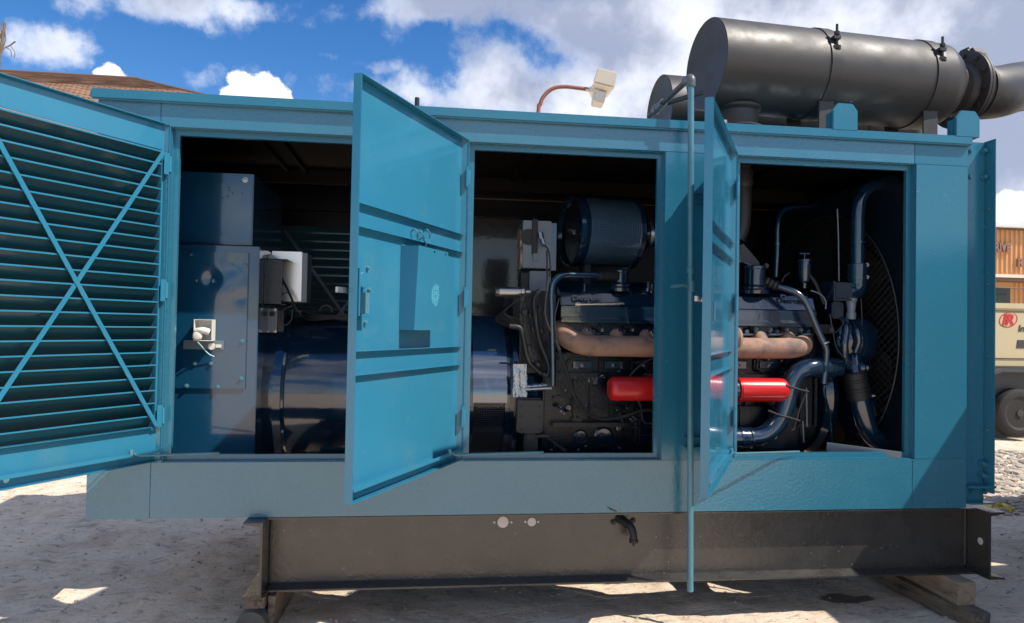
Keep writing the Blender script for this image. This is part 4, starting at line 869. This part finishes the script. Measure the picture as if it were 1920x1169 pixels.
# big S pipe
YS = .36
MB().tube([P(1572, 690, YS + .05), P(1548, 689, YS + .03), P(1520, 690, YS), P(1497, 699, YS), P(1484, 716, YS), P(1478, 738, YS), P(1470, 765, YS), P(1459, 790, YS), P(1442, 810, YS), P(1420, 820, YS), P(1380, 822, YS)], .056, 30, 6).build('crossover_pipe', m_navy, en)
MB().lathe(P(1531, 690, YS + .01), (1, .2, 0), [(0, .058), (.003, .064), (.02, .064), (.022, .06), (.08, .06), (.082, .065), (.10, .065), (.103, .058)], 30).build('hose_sleeve', m_navy, en)
MB().lathe(P(1384, 822, YS), (1, 0, 0), [(-.05, .062), (.0, .062), (.003, .066), (.015, .066), (.03, .062), (.06, .062), (.064, .066), (.075, .066), (.08, .058)], 30).build('hose_sleeve', m_navy, en)
for pts in ([(1474, 723), (1490, 728), (1508, 733), (1516, 735)], [(1440, 770), (1462, 779), (1482, 784), (1500, 790)]): MB().tube([P(x, y, YS - .062) for x, y in pts], .006, 8, 3).build('clamp_bolt', m_dark, en)
MB().tube([P(1512, 735, YS - .05), P(1500, 765, YS - .05), P(1492, 795, YS - .05), P(1488, 806, YS - .05), P(1484, 806, YS - .05)], .004, 6, 2).build('support_wire', m_ply, en)
MB().tube([P(1512, 728, .42), P(1513, 800, .42)], .005, 6, 0).tube([P(1505, 790, .42), P(1507, 830, .42)], .005, 6, 0).build('dipstick', m_grbox, en)
for px, y0, y1 in [(1503, 700, 842), (1530, 705, 800)]: MB().box((P(px, 750, .50).x - .01, .50, zz(y1, .5, px)), (P(px, 750, .50).x + .01, .53, zz(y0, .5, px))).build('front_strut', m_navycast, en, bevel=.003)
MB().lathe((4.16, .95, 1.22), (1, 0, 0), [(0, .30), (.01, .40), (.05, .42), (.09, .40), (.10, .3), (.10, .0001)], 48).build('pulley', m_navy, en)
MB().box((4.02, .62, .95), (4.15, 1.3, 1.6)).build('gear_case', m_navycast, en, bevel=.02)
MB().lathe(P(1596, 768, .62), (1, .0, 0), [(0, .16), (.02, .17), (.06, .17), (.08, .15)], 32).build('idler_pulley', m_navy, en)
MB().bar(P(1550, 838, .30), P(1690, 856, .12), .05, .012, (0, 0, 1)).build('floor_angle', m_grbox, en)
def ecable(pts, r, m=m_dark, Y=.36, name='cable', seg=8): return MB().tube([P(p[0], p[1], p[2] if len(p) > 2 else Y) for p in pts], r, seg, 6).build(name, m, en)
ecable([(1556, 590), (1562, 625), (1570, 655), (1588, 675), (1603, 683)], .003, m_ply, .33); ecable([(1583, 600), (1578, 612), (1566, 624), (1562, 615)], .003, m_ply, .36); ecable([(1520, 545), (1538, 552), (1548, 565), (1548, 580)], .004, m_grbox, .4)
ecable([(1511, 510), (1528, 530), (1545, 570)], .012, m_dark, .5); ecable([(1480, 512), (1470, 520), (1466, 530)], .006, m_dark, .5)
ecable([(1614, 560), (1616, 590), (1616, 610)], .003, m_ply, .4)
# left side harness, corrugated hoses, wires
ecable([(1012, 545), (1002, 560), (1003, 590), (1012, 640), (1024, 670), (1030, 690), (1026, 704), (1018, 700)], .017, m_dark, .40, 'corrugated_hose', 12)
ecable([(955, 612), (975, 616), (982, 640), (990, 675), (1008, 695), (1020, 703)], .015, m_dark, .42, 'corrugated_hose', 12)
ecable([(1025, 470), (1026, 510), (1025, 545), (1022, 590), (1034, 625), (1050, 655)], .005, m_ply, .35)
ecable([(1018, 458), (1028, 470), (1032, 500), (1030, 520)], .005, m_dark, .34)
ecable([(1042, 640), (1055, 675), (1067, 710), (1078, 745), (1096, 772), (1120, 785), (1150, 785), (1180, 778), (1205, 770), (1232, 770)], .010, m_dark, .34, 'fuel_hose', 10)
ecable([(1050, 655), (1056, 680), (1052, 705), (1046, 710)], .004, m_ply, .35)
ecable([(1232, 668), (1205, 682), (1190, 695), (1180, 706)], .005, m_ply, .38); ecable([(1196, 750), (1202, 765), (1206, 790), (1222, 795)], .006, m_dark, .36)
ecable([(1048, 560), (1040, 600), (1045, 640), (1052, 668)], .003, m_ply, .34)
for k in range(14): ecable([(975 - k * 1.3, 560 + k), (955 - k * 2, 575 + k * 2), (945 + k * 3, 588 + k * 3), (975 + k, 600 + k * 4)], .0035, m_dark if k % 4 else m_ply, .5 + .012 * k)
for k in range(10):
    c = P(980 + (k * 17 % 40), 560 + (k * 31 % 130), .50); MB().lathe(c, (0, -1, 0), [(0, .02), (.02, .02), (.022, .012), (.03, .012)], 10).build('fitting', m_navycast, en)
MB().box((P(975, 620, .52).x, .52, zz(700, .52, 1000)), (P(1042, 620, .52).x, .9, zz(545, .52, 1000))).build('rear_gear_case', m_navycast, en, bevel=.02)
# flywheel housing, bracket plate and foil
MB().lathe((2.18, YA, ZA), (1, 0, 0), [(0, .50), (.03, .50), (.035, .46), (.16, .42), (.2, .40)], 72).build('flywheel_housing', m_navy, en, sharp=25)
p0 = P(969, 751, .40); p1 = P(1017, 813, .40); q = MB(); c_ = .02
q.prism([(p0.x + c_ * .3, .40, p0.z), (p1.x, .40, p0.z), (p1.x, .40, p1.z + c_), (p1.x - c_ * .5, .40, p1.z), (p0.x + c_, .40, p1.z), (p0.x, .40, p1.z + c_)], (0, .03, 0)); q.build('mounting_plate', m_ply, en, bevel=.003)
MB().box((p0.x, .431, p1.z), (p1.x, .6, p0.z + .01)).build('mounting_foot', m_navycast, en, bevel=.008)
for px, py in [(977, 762), (1011, 762), (977, 781), (1011, 781), (977, 806), (1011, 806)]: MB().lathe(P(px, py, .3995), (0, -1, 0), [(0, .0085), (.0015, .0085)], 14).build('plate_hole', m_dark, en)
MB().box((p0.x + .05, .42, .62), (p1.x - .02, .7, p1.z - .002)).build('mounting_leg', m_ply, en, bevel=.01)
q = MB(); rr2 = random.Random(9)
G = 9; pts = []
for j in range(G):
    for i in range(G):
        u, v = i / (G - 1), j / (G - 1); px = 962 + u * 26 + rr2.uniform(-1, 1); py = 683 + v * 62; pts.append(P(px, py, .44 + rr2.uniform(-.006, .006)))
q.add(pts, [(j * G + i, j * G + i + 1, (j + 1) * G + i + 1, (j + 1) * G + i) for j in range(G - 1) for i in range(G - 1)]); q.build('foil_wrap', m_foil, en, sharp=80)
q = MB(); pts = []
for j in range(5):
    for i in range(10):
        u, v = i / 9, j / 4; px = 986 + u * 40; py = 720 - u * 4 + v * 14; pts.append(P(px, py, .45 - .02 * math.sin(v * PI) + rr2.uniform(-.006, .006)))
q.add(pts, [(j * 10 + i, j * 10 + i + 1, (j + 1) * 10 + i + 1, (j + 1) * 10 + i) for j in range(4) for i in range(9)]); q.build('foil_wrap', m_foil, en, sharp=80)
MB().tube([P(986, 731, .42), P(1034, 728, .42)], .012, 10, 0).build('speed_sensor', m_steel, en)
MB().tube([P(1018, 816, .45), P(1035, 828, .45), P(1060, 846, .45)], .010, 8, 2).build('support_wire', m_ply, en)
MB().tube([P(1005, 818, .42), P(1030, 818, .42)], .013, 10, 0).build('speed_sensor', m_ply, en)
# silver solenoid at the left
MB().lathe(P(929, 547, .55), (1, 0, 0), [(0, .028), (.02, .034), (.022, .030), (.15, .030), (.152, .036), (.17, .036), (.18, .02), (.21, .02)], 28).build('solenoid', m_steel, en)

en.location.y -= YSH
P = at
# gauge box
gb = thing('gauge_box', P(1010, 510, .62), 'grey blue steel gauge box with a strap and hoses beside the air cleaner', 'gauge box')
p0 = P(981, 413, .55); p1 = P(1033, 504, .55)
MB().box((p0.x, .55, p1.z), (p1.x, .80, p0.z)).build('case', m_grbox, gb, bevel=.004)
MB().box((p1.x + .001, .57, p1.z - .01), (p1.x + .035, .8, p0.z - .01)).build('side_plate', m_navy, gb)
for py in (450, 486): MB().lathe(atX(976.5, py, p0.x - .002), (-1, 0, 0), [(0, .07), (.012, .07), (.016, .06), (.012, .055), (.012, .0001)], 28).build('gauge', m_gauge, gb)
p = P(1003, 440, .54); MB().box((p.x - .018, .535, P(1003, 478, .54).z), (p.x + .018, .549, P(1003, 411, .54).z)).build('strap', m_dark, gb, bevel=.004)
MB().lathe(P(991, 445, .549), (0, -1, 0), [(0, .05), (.004, .05)], 28).build('blank_gauge_hole', m_dark, gb)
MB().cyl(P(1012, 437, .50), P(1020, 462, .48), .014, 10).cyl(P(1013, 436, .50), P(1015, 448, .49), .018, 6).build('hose_fitting', m_steel, gb)
p = P(1004, 482, .54); MB().box((p.x - .016, .53, p.z - .02), (p.x + .016, .549, p.z + .02)).build('lower_clip', m_grbox, gb, bevel=.003)
MB().box((P(993, 512, .58).x, .58, P(1000, 560, .58).z), (P(1033, 512, .58).x, .75, P(1000, 508, .58).z)).build('lower_case', m_grbox, gb, bevel=.004)
MB().box((P(978, 512, .58).x, .60, P(1000, 552, .58).z), (P(993, 512, .58).x - .002, .75, P(1000, 512, .58).z)).build('terminal_strip', m_dark, gb)

# air cleaner
YK = .72
ka = P(1068, 433, YK); kb = P(1190, 437, YK); RK = (P(1130, 369, YK - .05).z - P(1130, 501, YK - .05).z) / 2
ac = thing('air_cleaner', (ka.x, YK, ka.z), 'round navy perforated air cleaner mounted above the engine', 'air cleaner')
axk = Vector((1, .15, 0)).normalized(); Lk = (kb - ka).length
q = MB().lathe((0, 0, 0), axk, [(.06, RK * .985), (Lk - .03, RK * .985)], 96); q.f = [f for f in q.f if len(f) == 4]; o = q.build('perforated_drum', m_perf, ac, local=True, sharp=25)
MB().lathe((0, 0, 0), axk, [(.02, RK * .91), (-.004, RK * .97), (0, RK + .004), (.03, RK + .006), (.06, RK + .002), (.062, RK * .98), (.05, RK * .91), (.02, RK * .91)], 96).build('rim', m_navy, ac, local=True, sharp=30)
MB().lathe((0, 0, 0), axk, [(.07, .0001), (.05, RK * .91), (.052, RK * .95)], 64).build('end_disc', m_perf, ac, local=True, sharp=30)
MB().lathe((0, 0, 0), axk, [(Lk - .03, RK * .99), (Lk - .03, RK + .006), (Lk - .0, RK + .006), (Lk + .003, RK * .99), (Lk + .03, RK * .86), (Lk + .04, .09), (Lk + .05, .085), (Lk + .14, .085)], 96).build('end_cap', m_navy, ac, local=True, sharp=30)
MB().cyl(axk * -.01, axk * .06, .012, 10).tube([axk * .0, axk * .0 + Vector((0, -.05, -.015)), axk * .01 + Vector((0, -.10, -.03))], .008, 8).build('wing_nut', m_steel, ac, local=True)
MB().lathe(axk * (Lk + .10), axk, [(0, .095), (.022, .095)], 40).build('hose_clamp', m_steel, ac, local=True)
MB().tube([axk * (Lk + .13), axk * (Lk + .22), axk * (Lk + .32) + Vector((0, 0, -.05)), axk * (Lk + .36) + Vector((0, 0, -.18))], .08, 24, 4).build('intake_elbow', m_dark, ac, local=True)
MB().box((ka.x + .1, YK - .02, 1.75), (ka.x + .14, YK + .02, ka.z - RK + .01)).build('support', m_navycast, ac)

# radiator with fan shroud and guard
rd = thing('radiator', (4.65, .98, .66), 'dark radiator with a diamond wire fan guard at the right of the engine', 'radiator')
XG = 4.47; MB().box((4.56, .10, .66), (4.72, 1.85, 2.62)).build('core', m_dark, rd, bevel=.004)
q = MB(); n_ = 48; rin, cyr, czr = .80, .98, 1.60; V = []; Fq = []
def sq(a):
    c, s = math.cos(a), math.sin(a); k = min(.88 / max(abs(c), 1e-6), .97 / max(abs(s), 1e-6)); return (cyr + c * k, czr + s * k + .03)
for i in range(n_):
    a = 2 * PI * i / n_; oy, oz = sq(a); V += [(XG, cyr + rin * math.cos(a), czr + rin * math.sin(a)), (XG, oy, oz), (XG + .06, cyr + rin * math.cos(a), czr + rin * math.sin(a))]
for i in range(n_):
    j = (i + 1) % n_; Fq += [(i * 3, j * 3, j * 3 + 1, i * 3 + 1), (i * 3, i * 3 + 2, j * 3 + 2, j * 3)]
q.add(V, Fq).build('fan_shroud', m_shroud, rd)
q = MB(); R0 = .85; st_ = .038
for sgn in (1, -1):
    k = -int(R0 / st_) - 1
    while k * st_ < R0:
        c0 = k * st_
        h = math.sqrt(max(R0 * R0 - c0 * c0, 0)); k += 1
        if h < .05: continue
        dv = Vector((0, math.cos(sgn * .62), math.sin(sgn * .62))); nv = Vector((0, -math.sin(sgn * .62), math.cos(sgn * .62))); o0 = Vector((XG - .03 + .002 * sgn, cyr, czr)) + nv * c0
        q.tube([o0 - dv * h, o0 + dv * h], .0016, 3, 0)
o = q.build('fan_guard', m_ply, rd); o['kind'] = 'stuff'
pts = [(XG - .03, cyr + R0 * math.cos(2 * PI * i / 60), czr + R0 * math.sin(2 * PI * i / 60)) for i in range(61)]; MB().tube(pts, .005, 6, 0).build('guard_ring', m_ply, rd)
for k in range(6):
    a = k * PI / 3 + .3; c = Vector((XG + .03, cyr, czr)); d = Vector((0, math.cos(a), math.sin(a))); s = Vector((.03, -math.sin(a) * .09, math.cos(a) * .09))
    MB().hexa([c + d * .12 - s, c + d * .12 + s, c + d * .74 + s * 1.3, c + d * .74 - s * 1.3, c + d * .12 - s + Vector((.004, 0, 0)), c + d * .12 + s + Vector((.004, 0, 0)), c + d * .74 + s * 1.3 + Vector((.004, 0, 0)), c + d * .74 - s * 1.3 + Vector((.004, 0, 0))]).build('fan_blade', m_dark, rd)

# ================================================================== BACKGROUND
# shingled house at the left
ho = thing('shingled_house', (-6, 16, 0), 'low house with a brown shingled hip roof behind the generator at left', 'house')
ra = at(-420, 118, 15); rb_ = at(258, 150, 15); rc = at(345, 158, 15.5); hip = at(445, 190, 11.5)
rg0 = Vector((-11.5, 15, at(0, 133, 15).z + .5)); rg1 = at(258, 150, 15); slope = .42
def eave(x, y, z, run): return Vector((x, y - run, z - run * slope))
run = 6.0; zr = rg1.z; rg0 = Vector((-14, 15, zr)); rg1 = Vector((rg1.x, 15, zr)); e0 = Vector((-14 - 4, 15 - run, zr - run * slope)); e1 = Vector((rg1.x + run * .9, 15 - run, zr - run * slope)); e2_ = Vector((rg1.x + run * .9, 15 + run, zr - run * slope)); e3 = Vector((-18, 15 + run, zr - run * slope))
# roof in shingle courses: each course a thin step proud of the one above it
def courses(pL, pR, qL, qR, n, name, parent):   # p = ridge side, q = eave side
    q = MB(); nrm = (pR - pL).cross(qL - pL).normalized(); nrm = nrm if nrm.z > 0 else -nrm
    for i in range(n):
        a, b = i / n, (i + 1) / n; A0, B0 = pL.lerp(qL, a), pR.lerp(qR, a); A1, B1 = pL.lerp(qL, b), pR.lerp(qR, b)
        q.add([A0, B0, B1 + nrm * .022, A1 + nrm * .022, B1, A1], [(0, 3, 2, 1), (3, 5, 4, 2)])
    o = q.build(name, m_shingle, parent, sharp=1); o['kind'] = 'stuff'; return o
courses(rg0, rg1, e0, e1, 44, 'roof_shingles', ho); courses(rg1, rg1 + Vector((.02, .02, 0)), e1, e2_, 44, 'roof_shingles', ho)
MB().tube([rg0 + Vector((0, 0, .02)), rg1 + Vector((0, 0, .02))], .05, 6, 0).tube([rg1 + Vector((0, 0, .02)), e1 + Vector((0, 0, .02))], .035, 6, 0).build('ridge_cap', m_brn, ho)
MB().box((-17.5, 15 - run + .6, 0), (e1.x - .6, 20, e1.z - .02)).build('house_wall', m_trim, ho)
MB().box((-18, 15 - run - .02, e1.z - .2), (e1.x, 15 - run + .02, e1.z)).build('fascia', m_brn, ho)
# bare tree at the far left
tr = thing('bare_tree', (-6.0, 9, 0), 'leafless tree with thin twigs at the top left edge', 'tree')
rt_ = random.Random(21)
tb = at(-60, 300, 9); q = MB()
q.tube([(tb.x, 9, 0), (tb.x + .05, 9, 2), (tb.x, 9, 4), at(-20, 200, 9)], [.16] * 5 + [.13] * 5 + [.1] * 3, 10, 4); q.build('trunk', m_bark, tr)
q = MB()
def twig(pts, r0): q.tube([at(x, y, 9 + d) for x, y, d in pts], r0, 6, 3)
for pts, r0 in [([(-20, 200, 0), (-6, 140, 0), (2, 90, 0), (9, 44, 0)], .022), ([(-6, 130, 0), (4, 95, .1), (18, 86, .2), (29, 78, .2)], .012), ([(0, 100, 0), (-2, 70, -.2), (6, 60, -.2)], .012), ([(2, 95, 0), (10, 75, 0), (7, 40, 0)], .010),
               ([(12, 90, .1), (20, 95, .1), (22, 108, .1)], .007), ([(20, 86, .2), (28, 100, .2), (26, 110, .2)], .006), ([(-4, 120, 0), (3, 118, 0), (2, 128, 0)], .006), ([(-2, 75, 0), (3, 65, 0), (1, 52, 0)], .008), ([(-20, 170, 0), (-40, 100, .3), (-60, 40, .4)], .03), ([(4, 70, 0), (2, 56, .1), (4, 44, .1)], .006)]: twig(pts, r0)
o = q.build('branches', m_bark, tr)
# floodlight
fl = thing('floodlight', (at(1010, 215, 6).x, 6, 0), 'pale floodlight tilted up on a curved rust red pole behind the roof', 'floodlight')
a = at(1010, 215, 6)
MB().tube([(a.x - .12, 6, 0), (a.x - .08, 6, 2), at(1008, 235, 6), at(1013, 196, 6), at(1022, 178, 6), at(1038, 166, 6), at(1058, 163, 6), at(1080, 165, 6), at(1103, 168, 6)], .028, 12, 6).build('pole', m_rpole, fl)
MB().tube([at(1098, 168, 6), at(1122, 172, 6)], .028, 10, 0).lathe(at(1105, 168, 6), (1, 0, -.1), [(0, .04), (.03, .04)], 8).build('knuckle', m_lampb, fl)
q = MB(); f4 = [at(1122, 127, 5.85), at(1157, 136, 5.85), at(1153, 163, 5.9), at(1112, 153, 5.9)]
b4 = [at(1124, 131, 6.3), at(1152, 139, 6.3), at(1148, 171, 6.2), at(1116, 163, 6.2)]
q.hexa(f4 + b4); q.build('lens', m_lampg, fl, bevel=.01)
q = MB(); f4 = [at(1113, 154.5, 5.9), at(1152.5, 164.5, 5.9), at(1140, 173, 6.0), at(1117, 167, 6.0)]; b4 = [p + Vector((0, .34, -.01)) for p in f4]; q.hexa(f4 + b4); q.build('reflector', m_lampg, fl, bevel=.006)
q = MB(); f4 = [at(1115, 167, 5.98), at(1138, 173, 5.98), at(1133, 193, 6.0), at(1113, 189, 6.0)]; b4 = [p + Vector((0.02, .25, -.01)) for p in f4]; q.hexa(f4 + b4); q.build('ballast_case', m_lampb, fl, bevel=.012)
# tan metal building at right
bd = thing('tan_metal_building', (34, 30.5, 0), 'orange tan ribbed metal building with brown channel letters at far right', 'building')
BY = 30; xL = at(1800, 500, BY).x; xR = at(2050, 500, BY).x
zt = at(1890, 432, BY).z; z2 = at(1890, 519, BY).z; z3 = at(1890, 530, BY).z
MB().box((xL, BY, 0), (xR, BY + 10, zt)).build('wall', m_tan, bd)
rib = None; x = xL + .1; lo = at(1890, 512, BY).z
q = MB()
k = 0
while x < xR:
    b = MB() if rib is None else None
    if rib is None:
        b.prism([(0, 0, 0), (.03, -.07, 0), (.12, -.07, 0), (.15, 0, 0)], (0, 0, zt - lo)); rib = b.build('wall_rib', m_tan, bd, local=True); rib.location = Vector((x, BY, lo)) - wloc(bd)
        b = MB(); b.prism([(0, 0, 0), (.03, -.07, 0), (.12, -.07, 0), (.15, 0, 0)], (0, 0, z3)); rib2 = b.build('wall_rib', m_tan, bd, local=True); rib2.location = Vector((x, BY, 0)) - wloc(bd)
    else:
        again(rib, bd, Vector((x, BY, lo)) - wloc(bd))
        if not (at(1865, 500, BY).x < x < at(1893, 500, BY).x): again(rib2, bd, Vector((x, BY, 0)) - wloc(bd))
    x += .27; k += 1
MB().box((xL - .2, BY - .35, zt), (xR, BY + 10, zt + .07)).build('roof_edge', m_brn, bd, bevel=.01); MB().box((xL - .25, BY - .42, zt + .072), (xR, BY + 10, zt + .18)).build('roof_trim', m_trim, bd, bevel=.02)
MB().box((xL - .2, BY - 1.2, z3), (xR, BY - .001, z3 + .14)).build('awning_edge', m_brn, bd); MB().box((xL - .2, BY - 1.25, z3 + .142), (xR, BY - .001, z2)).build('awning', m_trim, bd, bevel=.01)
w0 = at(1860, 540, BY).x; w1 = at(1893, 540, BY).x; wz = at(1890, 541, BY).z
MB().box((w0, BY - .06, wz - 2.2), (w1, BY + .02, wz)).build('window_frame', m_print, bd, bevel=.02); MB().box((w0, BY - .075, wz - 2.1), (w1 - .25, BY - .0605, wz - .15)).build('window_pane', m_glass, bd)
MB().tube([(xL, BY - 2.5, at(1890, 540.5, BY - 2.5).z), (xR, BY - 2.5, at(1890, 540.5, BY - 2.5).z)], .022, 6, 0).build('cable_rail', m_print, bd)
zl = at(1895, 473, BY).z; o = at(1862, 472, BY - .1); lettering('channel_letters', 'RIVE', .60, frame((o.x - .02, BY - .16, zl), (1, 0, 0), (0, 0, 1)), m_letter, bd, depth=.06, bold=.018, sx=.80)
zl = at(1895, 500, BY).z; o = at(1905.5, 498, BY - .1); lettering('channel_letters', 'R', .60, frame((o.x, BY - .16, zl), (1, 0, 0), (0, 0, 1)), m_letter, bd, depth=.06, bold=.018, sx=.80)
# beige towable compressor
cm = thing('towable_compressor', (11.9, 7.4, 0), 'beige towable air compressor with a red oval logo and dark wheel at right', 'compressor')
CY = 6.7; x0 = 10.3; zlo = at(1895, 690, CY).z; zlid = at(1895, 583, CY).z; ztp = at(1895, 569, CY).z
MB().box((x0, CY, zlo), (14.4, 8.4, zlid - .006)).build('body', m_beige, cm, bevel=.03); MB().box((x0 - .02, CY - .025, zlid), (14.4, 8.42, ztp)).build('lid', m_beige, cm, bevel=.035)
MB().box((x0, CY - .012, zlo + .14), (14.4, CY - .001, zlo + .155)).build('body_seam', m_print, cm)
MB().box((x0 + .2, CY + .1, .45), (14.2, 8.3, zlo - .01)).build('chassis', m_fend, cm)
wc = at(1906, 766, CY); zw = .385
q = MB(); q.lathe((wc.x, CY - .06, zw), (0, 1, 0), [(0, .24), (-.02, .27), (-.02, .33), (.0, .375), (.03, .39), (.17, .39), (.2, .375), (.22, .33), (.22, .25)], 56); wh = q.build('wheel', m_tyre, cm, sharp=30)
wh['label'] = 'dusty black wheel'
MB().lathe((wc.x, CY - .05, zw), (0, 1, 0), [(0, .245), (-.012, .25), (-.012, .235), (.03, .20), (.05, .165), (.03, .13), (.01, .12), (.012, .10), (.03, .08), (.03, .06), (-.03, .055), (-.035, .0001)], 48).build('rim', m_rim, wh, sharp=30)
for k in range(5):
    a = k * 2 * PI / 5; bolt(wh, (wc.x + .085 * math.cos(a), CY - .04, zw + .085 * math.sin(a)), r=.012, h=.02, m=m_rim)
q = MB(); zf = at(1895, 692, CY).z; pr = [(wc.x - .75, zf - .16), (wc.x - .58, zf - .06), (wc.x - .35, zf + .01), (wc.x + .35, zf + .01), (wc.x + .62, zf - .1), (wc.x + .62, zf - .14), (wc.x + .35, zf - .05), (wc.x - .35, zf - .05), (wc.x - .58, zf - .12), (wc.x - .75, zf - .2)]
q.prism([(x, CY - .12, z) for x, z in pr], (0, .4, 0)); q.build('fender', m_fend, cm, bevel=.005)
lc = at(1890.5, 600, CY); ys_ = CY - .004
def ring(cx, cz, a, b, w, tilt, a0, a1, n=48):
    q = MB(); V = []
    for i in range(n + 1):
        t = a0 + (a1 - a0) * i / n; ww = w * (.35 + .65 * math.sin(PI * i / n))
        for k in (0, 1):
            x = (a + k * ww) * math.cos(t); z = (b + k * ww) * math.sin(t); V.append((cx + x * math.cos(tilt) - z * math.sin(tilt), ys_, cz + x * math.sin(tilt) + z * math.cos(tilt)))
    q.add(V, [(i * 2, i * 2 + 1, i * 2 + 3, i * 2 + 2) for i in range(n)]); return q
ring(lc.x, lc.z, .155, .105, .018, .35, 3.4, 7.0).build('logo_ring', m_logo, cm); ring(lc.x, lc.z, .155, .105, .018, .35, .9, 4.3).build('logo_ring', m_logo, cm)
lettering('logo_letters', 'IR', .23, frame((lc.x - .115, CY - .006, lc.z - .075), (1, 0, 0), (0, 0, 1)), m_logo, cm, depth=.001, bold=.010, shear=.25, sx=1.0)
o = at(1908, 622, CY); lettering('side_lettering', 'In', .155, frame((o.x, CY - .006, o.z), (1, 0, 0), (0, 0, 1)), m_print, cm, depth=.001, bold=.003, shear=.2)
o = at(1905.5, 653, CY); MB().hexa([(o.x, CY - .008, o.z), (o.x + .9, CY - .008, o.z), (o.x + .9, CY - .001, o.z), (o.x, CY - .001, o.z), (o.x + .02, CY - .008, o.z + .13), (o.x + .92, CY - .008, o.z + .13), (o.x + .92, CY - .001, o.z + .13), (o.x + .02, CY - .001, o.z + .13)]).build('grille_slot', m_print, cm)

# two unseen boxes added at right to cast the shade over the lower right
def occluder(x0, y0, x1, y1, h, label):
    t = thing('shade_occluder', ((x0 + x1) / 2, (y0 + y1) / 2, 0), label, 'occluder'); MB().box((x0 + .04, y0 + .04, .12), (x1 - .04, y1 - .04, h - .03)).build('body', m_occl, t)
    q = MB(); x = x0 + .2
    while x < x1 - .2: q.prism([(x, y0 + .04, .15), (x + .04, y0, .15), (x + .11, y0, .15), (x + .15, y0 + .04, .15)], (0, 0, h - .3)); x += .28
    q.build('corrugation', m_occl, t)['kind'] = 'stuff'
    q = MB()
    for x in (x0, x1 - .1):
        for y in (y0, y1 - .1): q.box((x, y, 0), (x + .1, y + .1, h))
    q.box((x0 + .1, y0, h - .1), (x1 - .1, y0 + .1, h)); q.box((x0, y0 + .1, h - .1), (x0 + .1, y1 - .1, h)); q.build('frame', m_occl, t)
occluder(5.5, -3.4, 8.4, -.1, 2.262, 'added low unseen container standing just right of the generator')
occluder(6.8, .1, 12.8, 1.5, 2.8, 'added narrow unseen container standing beyond the low one at right')
